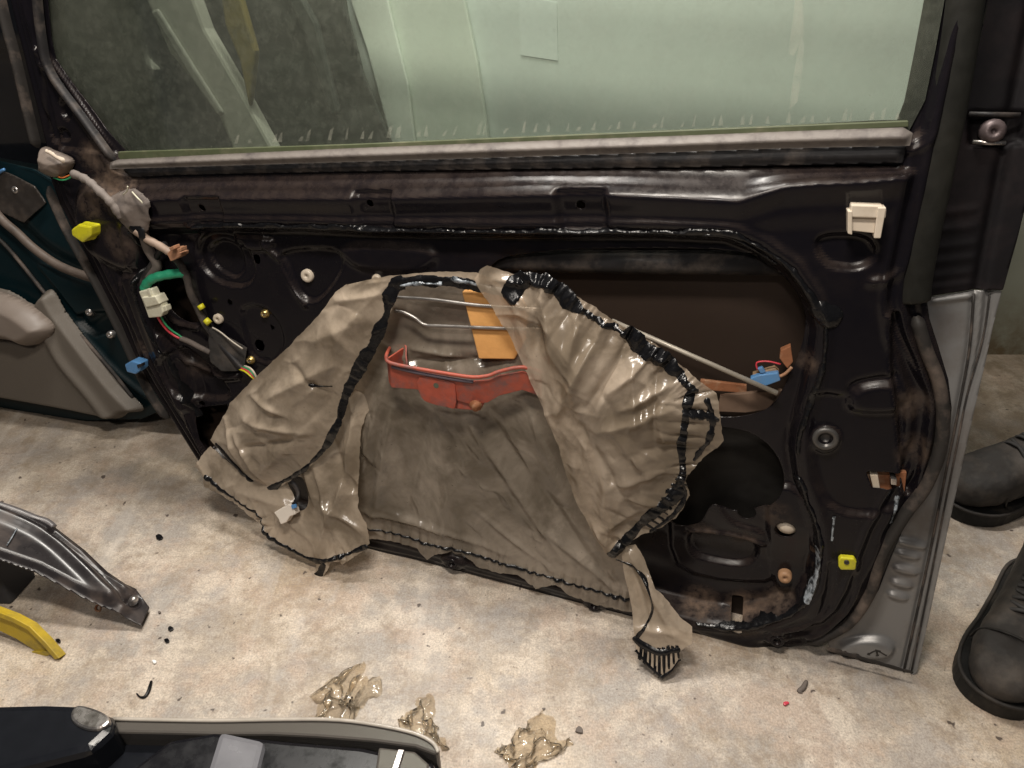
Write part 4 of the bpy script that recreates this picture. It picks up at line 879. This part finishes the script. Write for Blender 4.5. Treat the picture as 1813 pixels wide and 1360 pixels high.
relief('upper_inner_panel', S, UB, .0035, lambda U, V: sdf(U, V, UB), ub_h, simple('black_inner_paint', (.005, .004, .005), .7, Specular_IOR_Level=.2, dirt=((.03, .02, .02), .5), dscale=10), sil, thick=.004)
lathe('hinge_bolt', S, S.uv(1763, 232, so_+.02), [(.014, so_+.002), (.014, so_+.010), (.010, so_+.016), (.004, so_+.016), (.003, so_+.010), (0, so_+.010)], simple('grey_bolt', (.13, .10, .10), .45, .4), sil, 14)
for P in ([(1716, 202), (1806, 204)], [(1722, 252), (1780, 254)]):
    tube('hinge_rib', [S.P(*p, so_+.008) for p in P], .003, M['chrome'] if P[0][0] == 1722 else M['black_plastic'], sil, 1, 8, False)

# ================================================================== things behind the glass
bo = -.30
dk = empty('car_door_assembly', D.w(.1, 0, bo), 'dark scrap car door with grey pillars seen through the left of the window', 'car door')
fl_v = .30*math.sin(R(10))/math.cos(R(10))
DKP = D.poly([(-160, -420), (575, -420), (592, -120), (606, 0), (622, 60), (642, 125), (666, 190), (698, 268), (716, 330), (740, 400)], bo)
DKP = DKP+[(DKP[-1][0]+.03, fl_v), (DKP[0][0]+.55, fl_v), (DKP[0][0]+.25, .6)]
relief('dark_panel', D, DKP, .006, lambda U, V: sdf(U, V, DKP), lambda U, V: bo+.015*fbm(U*7, V*7, 3), M['dark'], dk, thick=.01)
def pl(name, pts, n0, n1, mat, bev=.006): return prism(name, D, D.poly(pts, bo+n1), bo+n0, bo+n1, mat, dk, bev)
pl('pillar', [(205, -120), (300, -120), (362, 50), (420, 150), (482, 262), (500, 320), (435, 320), (380, 190), (300, 95)], .02, .05, M['pale'])
pl('pillar_edge', [(265, 20), (278, 15), (350, 130), (395, 200), (385, 205), (335, 135)], .05, .058, simple('light_edge', (.30, .30, .26), .3))
pl('bent_strip', [(120, -60), (150, -60), (210, 70), (270, 125), (205, 115), (170, 60)], .03, .06, M['pale'])
pl('white_tag', [(128, 18), (142, 14), (156, 38), (146, 44)], .06, .064, simple('dusty_white_tag', (.5, .5, .45), .6), .001)
pl('amber_lens', [(385, -40), (418, -30), (438, 40), (452, 90), (446, 150), (440, 190), (424, 110), (398, 45)], .04, .055, M['gold_thing'], .004)
pl('brace', [(480, -60), (505, -60), (560, 40), (600, 200), (585, 210), (540, 70)], .015, .03, simple('dim_brace', (.05, .055, .05), .4))

# added pale panel: brightens the glass where the wall behind is too dim
cb = empty('added_pale_panel', D.w(.8, fl_v, -.42), 'pale panel added behind the window to brighten the glass', 'panel')
co = -.42
def cp(name, pts, n0, n1, col, bev=.002):
    q = D.poly(pts, co+n1); return prism(name, D, q, co+n0, co+n1, simple(name+'_mat', col, .6, var=.06, scale=6, bump=.05), cb, bev)
big = D.poly([(560, -420), (1760, -420), (1740, 80)], co); big += [(big[2][0], .075), (big[0][0]+.12, .075)]
prism('back_sheet', D, big, co-.01, co, simple('pale_sheet', (.56, .62, .585), .6, var=.2, scale=4, bump=.05), cb, .002)
cp('folded_leaf', [(560, -420), (700, -420), (790, -120), (822, 0), (845, 110), (862, 230), (870, 300), (720, 300), (690, 180), (640, 0)], .004, .016, (.64, .70, .625))
cp('folded_leaf', [(600, -60), (672, -60), (700, 60), (722, 150), (738, 280), (700, 280), (650, 90)], .02, .028, (.70, .76, .69))
cp('glass_reflection', [(918, -10), (986, 5), (988, 108), (922, 98)], .0005, .0015, (.60, .665, .635), .0003)  # faint rectangle reflected in the glass, built as a pale patch

# ================================================================== GREEN DOOR WITH BEIGE TRIM, LEFT
gd = empty('car_door_assembly', G.w(.1, 0, 0), 'dark teal car door with beige trim panel leaning at the left edge', 'car door')
GO = G.poly([(-220, 300), (-60, 270), (60, 300), (110, 330), (200, 420), (300, 560), (330, 690), (292, 724), (250, 742), (150, 745), (0, 722), (-160, 690)], 0)
def g_h(U, V):
    h = 0*U
    h = h+ridge(U, V, catmull(G.poly([(-20, 360), (30, 405), (80, 450), (130, 478), (190, 500)]), 4, False), .02, -.012)
    h = h+pad(U, V, catmull(G.poly([(140, 560), (200, 555), (215, 580), (180, 590), (165, 592)]), 4), -.012, .005)
    h = h+pad(U, V, G.poly([(70, 470), (200, 500), (195, 548), (155, 575)]), .006, .006)
    h = h+ridge(U, V, catmull(G.poly([(120, 560), (200, 650), (260, 700)]), 4, False), .006, .008)
    return h+.002*fbm(U*8, V*8, 3)
relief('inner_panel', G, GO, .004, lambda U, V: sdf(U, V, GO), g_h, M['teal'], gd, thick=.004)
n = len(GO); GOi = offset_poly(GO, .004)
mk('door_edge', [G.w(u, v, 0) for u, v in GOi]+[G.w(u, v, -.06) for u, v in GOi], [(i, (i+1) % n, (i+1) % n+n, i+n) for i in range(n)], M['teal'], gd)
TRP = catmull(G.poly([(-200, 500), (-60, 510), (0, 520), (44, 545), (58, 526), (78, 519), (100, 556), (150, 624), (200, 688), (238, 726), (236, 736), (214, 738), (204, 746), (180, 746), (100, 730), (0, 712), (-180, 680)], .035), 3)
crl = catmull(G.poly([(84, 590), (110, 640), (160, 700), (190, 740)], .035), 4, False)
def trim_h(U, V):
    s = sdf(U, V, TRP); h = .012+.026*sstep(0, .014, s)
    return h+ridge(U, V, crl, .012, .009)+ridge(U, V, G.poly([(0, 600), (60, 610), (90, 575)], .035), .004, -.006)
relief('trim_panel', G, TRP, .0035, lambda U, V: sdf(U, V, TRP), trim_h, M['trim'], gd, thick=.004)
ARM = catmull(G.poly([(-120, 500), (-20, 520), (30, 540), (62, 562), (82, 584), (74, 604), (44, 617), (10, 606), (-110, 590)], .06), 4)
relief('armrest', G, ARM, .0035, lambda U, V: sdf(U, V, ARM), lambda U, V: .035+.045*np.sqrt(np.clip(sdf(U, V, ARM)/.022, 0, 1)), M['armrest'], gd, thick=.003)
tube('door_seal', [G.P(x, y, .012) for x, y in ((-40, 330), (0, 385), (30, 412), (60, 440), (100, 468), (140, 485), (190, 500))], .009, simple('brown_dusty_seal', (.10, .075, .06), .6, dirt=((.03, .025, .02), .6)), gd)
tube('door_seal', [G.P(x, y, .012) for x, y in ((-60, 380), (0, 425), (40, 470), (80, 520), (140, 590), (200, 660), (235, 705))], .004, M['rubber'], gd)
for x, y in ((158, 553), (195, 593), (28, 336)):
    lathe('screw', G, G.uv(x, y, .006), [(.008, -.002), (.008, .006), (.006, .010), (.003, .010), (.002, .007), (0, .007)], M['chrome'], gd, 14)
UPL = G.poly([(-120, 290), (10, 305), (60, 330), (78, 360), (40, 395), (-10, 370), (-100, 350)], .01)
relief('hinge_plate', G, UPL, .004, lambda U, V: sdf(U, V, UPL), lambda U, V: .008+.003*fbm(U*30, V*30, 2), simple('dark_greasy_plate', (.03, .025, .022), .4, dirt=((.09, .07, .055), .5)), gd, thick=.003)
tube('wire_end', [G.P(-6, 310, .01), G.P(2, 303, .014), G.P(8, 300, .014)], .003, M['blue'], gd, 3, 6)

# dark upright mass far left, behind
dm_ = empty('car_bonnet', (-1.05, 1.45, 0), 'black car body panel standing against the wall at the upper left', 'body panel')
Wf = Frame((-1.9, 1.42, 0), (1, 0, 0), (0, -.05, 1), (0, -1, -.05))
DMP = [(0, 0), (1.15, 0), (1.25, .5), (1.2, 1.3), (0, 1.4)]
relief('panel_skin', Wf, DMP, .02, lambda U, V: sdf(U, V, DMP), lambda U, V: .03*np.sin(U*5)*np.sin(V*4)+.02*np.exp(-((V-.75)/.03)**2), M['gloss_black'], dm_, thick=.02)

# ================================================================== FLOOR OBJECTS, LEFT
bk = empty('metal_bracket', floorpt(120, 1030), 'bent black metal strut tapering to a bolted tip on the floor at left', 'bracket')
def lift(px, py, z): return floorpt(px, py, z)
FZ = lambda z: Frame((0, 0, z), (1, 0, 0), (0, 1, 0), (0, 0, 1))
zz = .10
def tilt(u, v):   # bracket falls from the left edge to the floor at its tip
    return u
A0 = np.array(FL.uv(-30, 950, 0)); A1 = np.array(FL.uv(255, 1090, 0))
# plane through two edge points: left end 0.12 up, tip near floor
pL = lift(-20, 890, .15); pL2 = lift(-20, 990, .13); pT = lift(262, 1080, .012)
nu = (pT-pL)/np.linalg.norm(pT-pL); nn = np.cross(nu, pL2-pL); nn = nn/np.linalg.norm(nn); nn = nn*(1 if nn[2] > 0 else -1); nv = np.cross(nn, nu)
K = Frame(pL, nu, nv, nn)
KP = K.poly([(-120, 850), (-20, 886), (40, 912), (72, 920), (98, 934), (150, 974), (190, 1012), (222, 1034), (240, 1042), (265, 1076), (250, 1107), (215, 1090), (150, 1060), (95, 1030), (60, 1012), (-20, 985), (-120, 950)])
kr = catmull(K.poly([(-60, 895), (40, 935), (90, 965), (140, 1010), (180, 1050), (215, 1078)]), 4, False)
kr2 = catmull(K.poly([(90, 950), (140, 985), (190, 1030), (222, 1062)]), 4, False)
def k_h(U, V):
    s = sdf(U, V, KP); tip = K.uv(225, 1070)[0]
    h = .012*sstep(0, .012, s)*(1-sstep(tip-.03, tip, U))+ridge(U, V, kr, .010, .010)+ridge(U, V, kr2, .006, -.012)
    h = h-pad(U, V, circ(K.uv(236, 1066), .010), .006, .004)
    return h
relief('strut_body', K, KP, .0025, lambda U, V: sdf(U, V, KP), k_h, simple('black_strut_paint', (.022, .019, .020), .3, var=.4, scale=14, dirt=((.12, .09, .075), .6), dscale=14), bk, thick=.0025)
lathe('strut_bolt', K, K.uv(236, 1064), [(.007, -.004), (.007, .004), (.0045, .009), (0, .010)], M['chrome'], bk)
tube('scratch_line', [K.P(12, 966, .0155), K.P(22, 950, .016), K.P(30, 936, .014)], .001, M['tar_white'], bk, 2, 5)
tube('upper_rib', [K.P(x, y, .008) for x, y in ((-20, 888), (30, 905), (60, 917), (82, 924), (95, 934))], .006, simple('grey_rib', (.12, .11, .11), .35), bk, 4, 8)
bx = empty('plastic_box', floorpt(-30, 1050), 'dark grey plastic box under the black strut at the left edge', 'box')
P8 = [floorpt(-160, 960, .0), floorpt(66, 1020, .0), floorpt(20, 1072, .0), floorpt(-170, 1060, .0)]
V8 = [tuple(p) for p in P8]+[tuple(p+np.array([-.01, .02, .085])) for p in P8]
o = mk('box_body', V8, [(0, 3, 2, 1), (4, 5, 6, 7), (0, 1, 5, 4), (1, 2, 6, 5), (2, 3, 7, 6), (3, 0, 4, 7)], simple('dark_grey_plastic', (.035, .035, .038), .45, Specular_IOR_Level=.25), bx, smooth=False)
b = o.modifiers.new('b', 'BEVEL'); b.width = .005; b.segments = 3
# yellow strip
ys = empty('plastic_strip', floorpt(60, 1130), 'dirty yellow plastic scoop lying at the left edge of the floor', 'plastic strip')
YT = tri_frame(floorpt(-60, 1062, .05), floorpt(110, 1158, .004), floorpt(-60, 1105, .012))
def ypoly(p): return YT.poly(p)
prism('scoop', YT, ypoly([(-120, 1050), (0, 1082), (30, 1094), (62, 1112), (84, 1132), (98, 1150), (84, 1155), (66, 1153), (30, 1130), (-20, 1106), (-120, 1080)]), -.002, .002, M['yellow_old'], ys, .001)
prism('scoop_flange', YT, ypoly([(-120, 1040), (0, 1076), (32, 1088), (62, 1104), (90, 1132), (114, 1160), (106, 1162), (84, 1136), (58, 1110), (30, 1096), (0, 1085), (-120, 1050)]), -.004, .010, M['yellow_old'], ys, .001)
prism('scoop_lip', YT, ypoly([(60, 1151), (84, 1150), (98, 1148), (98, 1155), (84, 1160), (64, 1157)]), -.004, .005, M['yellow_old'], ys, .001)
# ================================================================== BOTTOM LEFT: headlamp-like glossy part close to the camera
hl = empty('car_headlamp', floorpt(350, 1340), 'glossy black and grey lens edged car lamp unit at the bottom left corner', 'car lamp')
hz = .14
Hf = FZ(hz)
def hp(name, pts, z0, z1, mat, bev=.003, smooth=False): return prism(name, FL, FZ(z1).poly(pts), z0, z1, mat, hl, bev, smooth)
def ex(pts, y): return [(x, y) for x in (pts[-1][0], pts[0][0])]
rail = [(170, 1272), (280, 1275), (375, 1276), (500, 1274), (600, 1274), (680, 1284), (735, 1297), (768, 1313), (776, 1330), (786, 1440), (-60, 1500), (-60, 1300)]
hp('housing', rail, .02, .105, M['gloss_black'], .006)
hp('lens_rail', [(190, 1268), (280, 1272), (375, 1274), (500, 1272), (600, 1272), (680, 1282), (735, 1295), (768, 1311), (780, 1330), (772, 1336), (735, 1322), (660, 1312), (560, 1304), (480, 1300), (375, 1300), (200, 1296)], .09, .135, M['lens'], .004)
tube('lens_lip', [floorpt(x, y, .137) for x, y in ((200, 1273), (375, 1276), (500, 1274), (600, 1275), (680, 1286), (735, 1299), (766, 1315), (776, 1332))], .0025, simple('pale_lens_edge', (.42, .38, .33), .15), hl, 4, 8)
hp('black_cover', [(-200, 1246), (0, 1246), (80, 1244), (138, 1246), (170, 1254), (196, 1264), (204, 1276), (196, 1296), (160, 1330), (-200, 1420)], .03, .155, M['gloss_black'], .010)
hp('chrome_bulge', catmull([(136, 1248), (168, 1254), (190, 1266), (192, 1280), (170, 1292), (140, 1286), (124, 1268)], 4), .10, .160, M['chrome'], .006)
hp('black_visor', [(300, 1310), (380, 1296), (500, 1310), (640, 1322), (770, 1350), (786, 1440), (160, 1480), (180, 1400)], .06, .142, simple('satin_black', (.008, .008, .010), .25, var=.1, bump=.02, Specular_IOR_Level=.3), .006)
hp('grey_prism', [(388, 1292), (470, 1310), (440, 1430), (345, 1430)], .12, .150, simple('smoky_grey_plastic', (.16, .16, .175), .2, var=.2, scale=20), .008)
hp('lens_window', [(670, 1322), (735, 1330), (760, 1352), (755, 1400), (660, 1400)], .10, .146, M['lens'], .003)
hp('reflector_bar', [(705, 1326), (716, 1327), (702, 1372), (690, 1370)], .12, .150, M['chrome'], .001)

# ================================================================== crumpled clear film
def film(cx, cy, r, seed, label, sx=1.0, sy=1.0):
    c = floorpt(cx, cy); bm = bmesh.new(); bmesh.ops.create_grid(bm, x_segments=26, y_segments=26, size=1)
    rnd = random.Random(seed); o1 = Vector((rnd.uniform(0, 50), rnd.uniform(0, 50), 0))
    for v in bm.verts:
        x, y = v.co.x, v.co.y; q = Vector((x*1.7, y*1.7, 0))+o1; d = mnoise.noise_vector(q)*.5+mnoise.noise_vector(q*2.7)*.22
        rad = max(0, 1-max(abs(x), abs(y))**3)
        z = .10+.55*abs(mnoise.noise(q*1.3))+.35*abs(mnoise.noise(q*3.1))
        v.co = Vector(((x*.8+d.x)*sx, (y*.8+d.y)*sy, z*.62*(.35+.65*rad)))*r; v.co.z += .002
    me = bpy.data.meshes.new('film'); bm.to_mesh(me); bm.free(); me.polygons.foreach_set('use_smooth', [True]*len(me.polygons)); me.materials.append(M['film'])
    o = bpy.data.objects.new('crumpled_plastic_film', me); SC.collection.objects.link(o); o.location = c; o.rotation_euler = (0, 0, rnd.uniform(0, 3))
    z0 = min(v.co.z for v in me.vertices)
    for v in me.vertices: v.co.z -= z0-.0005
    tag(o, label, 'plastic film', 'scraps of crumpled clear film')
film(605, 1250, .055, 4, 'crumpled clear brownish film, widest scrap, behind the lamp unit', 1.1, .8)
film(745, 1290, .040, 9, 'small crumpled clear film scrap touching the right end of the lamp unit', .8, 1.1)
film(935, 1330, .046, 15, 'crumpled shiny film scrap alone on open floor at the bottom edge', .8, 1.2)

# ================================================================== boots
def boot(toe, heel, label, shaft=.22, hs=1.0):
    T = floorpt(*toe); Hh = floorpt(*heel); d = T-Hh; d = d/np.linalg.norm(d); side = np.array([-d[1], d[0], 0]); up = np.array([0, 0, 1.0]); Ln = .305
    Hh = T-d*Ln; root = empty('work_boot', T-d*Ln*.5, label, 'boot')
    def W_(x, y, z): return Hh+d*x+side*y+up*z
    # lofted foot: x, half width, height, centre offset
    sec = [(-.004, .020, .060, .0), (.01, .032, .075, .0), (.04, .037, .095, .0), (.09, .038, .105, .0), (.13, .040, .100, .0), (.17, .045, .088, .003), (.205, .051, .074, .005), (.24, .053, .064, .006), (.27, .047, .055, .004), (.29, .036, .045, .002), (.302, .020, .034, .0), (.306, .006, .026, 0)]
    bm = bmesh.new(); rings = []
    for x, w, h, o_ in sec:
        rg = []
        for j in range(24):
            a = 2*math.pi*j/24; cx, sz = math.cos(a), math.sin(a); e = .75
            y = w*math.copysign(abs(cx)**e, cx)+o_; h_ = h*(1+(hs-1)*min(1, x/.1) if x > 0 else 1); z = .024+h_*.5+h_*.5*math.copysign(abs(sz)**e, sz)
            rg.append(bm.verts.new(W_(x, y, z)))
        rings.append(rg)
    for a, b in zip(rings, rings[1:]):
        for j in range(24): bm.faces.new((a[j], a[(j+1) % 24], b[(j+1) % 24], b[j]))
    bm.faces.new(rings[0][::-1]); bm.faces.new(rings[-1])
    sh = [(.03, .05, .045, .036), (.035, .09, .050, .040), (.035, .13, .050, .043), (.03, .18, .052, .047), (.026, .10+shaft, .056, .050)]
    rings = []
    for i, (lo, z, rx, ry) in enumerate(sh):
        rings.append([bm.verts.new(W_(.048+ (lo-.03)+rx*math.cos(2*math.pi*j/24), ry*math.sin(2*math.pi*j/24), z)) for j in range(24)])
    for a, b in zip(rings, rings[1:]):
        for j in range(24): bm.faces.new((a[j], a[(j+1) % 24], b[(j+1) % 24], b[j]))
    bm.faces.new(rings[0][::-1]); bm.faces.new(rings[-1])
    bmesh.ops.recalc_face_normals(bm, faces=bm.faces)
    me = bpy.data.meshes.new('boot_upper'); bm.to_mesh(me); bm.free(); me.materials.append(M['boot'])
    loc = np.array(root.location)
    for v in me.vertices: v.co -= Vector(loc)
    o = bpy.data.objects.new('boot_upper', me); SC.collection.objects.link(o); o.parent = root
    m = o.modifiers.new('r', 'REMESH'); m.mode = 'VOXEL'; m.voxel_size = .0035; m.use_smooth_shade = True
    m = o.modifiers.new('s', 'SMOOTH'); m.iterations = 14; m.factor = .6
    tx = bpy.data.textures.new('creasing', 'CLOUDS'); tx.noise_scale = .028; m = o.modifiers.new('d', 'DISPLACE'); m.texture = tx; m.strength = .005
    pr = [(x, w*1.12+.002, o_) for x, w, h, o_ in sec]
    outl = [(x, w+o_) for x, w, o_ in pr]+[(x, -w+o_) for x, w, o_ in pr[::-1]]
    fr = Frame(Hh, d, side, up)
    op = catmull(outl, 2)
    so = prism('sole', fr, op, .0, .030, M['sole'], root, .003)
    for i in range(9):
        x = .02+i*.02; w = np.interp(x, [q[0] for q in pr], [q[1] for q in pr]); prism('tread_lug', fr, [(x, w*.7), (x+.010, w*.7), (x+.010, w+.0008), (x, w+.0008)], .0, .014, M['sole'], so, .001)
        prism('tread_lug', fr, [(x, -w-.0003), (x+.010, -w-.0003), (x+.010, -w*.7), (x, -w*.7)], .0, .014, M['sole'], so, .001)
    tc = [W_(.225+.012*math.cos(t_), .004+.054*math.sin(t_), .03+.066*abs(math.cos(t_))**.6) for t_ in np.linspace(-1.5, 1.5, 13)]
    tube('toe_cap_seam', tc, .002, M['sole'], root, 4, 6)
    tube('welt', [W_(x, y, .031) for x, y in op], .003, M['boot'], root, 1, 6, False)
    for i in range(6):
        x = .19-i*.019; z = (.100+i*.009)*(1+(hs-1)*.8); w = .026
        tube('lace', [W_(x, -w, z-.006), W_(x+.004, -.5*w, z+.006), W_(x-.004, .5*w, z+.007), W_(x-.012, w, z)], .0032, M['lace'], root, 4, 6)
        tube('lace', [W_(x, w, z-.006), W_(x+.004, .5*w, z+.008), W_(x-.004, -.5*w, z+.006), W_(x-.012, -w, z)], .0032, M['lace'], root, 4, 6)
    prism('tongue', Frame(W_(.19, -.02, .084), -d*.88+up*.47, side, up*.88+d*.47), [(0, 0), (.13, -.004), (.14, .02), (.13, .044), (0, .04)], -.006, .006, M['boot'], root, .003)
    return root
boot((1738, 1256), (1852, 960), 'dusty black work boot nearest the camera, toe down at the lower right edge')
boot((1660, 898), (1900, 858), 'dark work boot farther back, half hidden behind the silver door edge', hs=1.3)
rg = FL.poly([(1802, 850), (1830, 845), (1836, 905), (1812, 908), (1804, 890)], .05)

# ================================================================== litter
def scrap(name, pts, r, mat, label, cat, z=.002):
    o = tube(name, [floorpt(x, y, z) for x, y in pts], r, mat, None, 4, 7, rfn=lambda k: .5+.8*math.sin(math.pi*min(1, k+.15))); tag(o, label, cat); return o
scrap('wire_scrap', [(268, 1206), (266, 1214), (262, 1226), (256, 1234), (248, 1234), (242, 1228)], .0022, M['tar'], 'curled black wire scrap on bare floor above the lamp unit', 'wire')
scrap('dry_leaf', [(1428, 1206), (1422, 1218), (1414, 1224), (1420, 1226)], .003, M['tape'], 'brown curled leaf scrap on the floor below the door corner', 'leaf')
scrap('wire_ring', [(176, 1070), (170, 1074), (170, 1080), (176, 1082), (178, 1076), (175, 1071)], .0014, M['rust'], 'small rusty wire ring on the floor beside the black strut', 'wire')
def chip(name, x, y, r, mat, label, cat, seed=1, group=None):
    rd = random.Random(seed); pts = [(x+r*rd.uniform(.6, 1.1)*math.cos(a), y+r*.8*rd.uniform(.6, 1.1)*math.sin(a)) for a in np.linspace(0, 6.28, 8)[:-1]]
    o = prism(name, FL, FL.poly(pts[::-1]), .0003, .004, mat, None, .001); tag(o, label, cat, group)
chip('plastic_chip', 1391, 1247, 6, simple('red_chip', (.55, .05, .08), .35), 'tiny bright red plastic chip on the floor below the black door', 'plastic chip', 2)
chip('paint_flake', 274, 1173, 5, simple('white_flake', (.8, .8, .78), .4), 'tiny white flake on the floor above the curled wire scrap', 'paint flake', 5)
chip('paint_flake', 283, 1086, 3, M['tape'], 'tiny brown flake on the floor beyond the bolted strut tip', 'paint flake', 6)
for i, (x, y, r, lab) in enumerate(((303, 1115, 6, 'black tar crumb, upper of the pair right of the strut tip'), (296, 1136, 6, 'black tar crumb, lower of the pair right of the strut tip'), (283, 953, 8, 'flat black tar crumb above the strut tip on the floor'), (104, 1136, 6, 'black crumb just above the tip of the yellow scoop'), (1026, 1294, 9, 'dark brown crumb lying right of the lone film scrap'))):
    chip('tar_crumb', x, y, r, M['tape'] if i == 4 else M['tar'], lab, 'crumb', 10+i, 'crumbs of sealant on the floor')
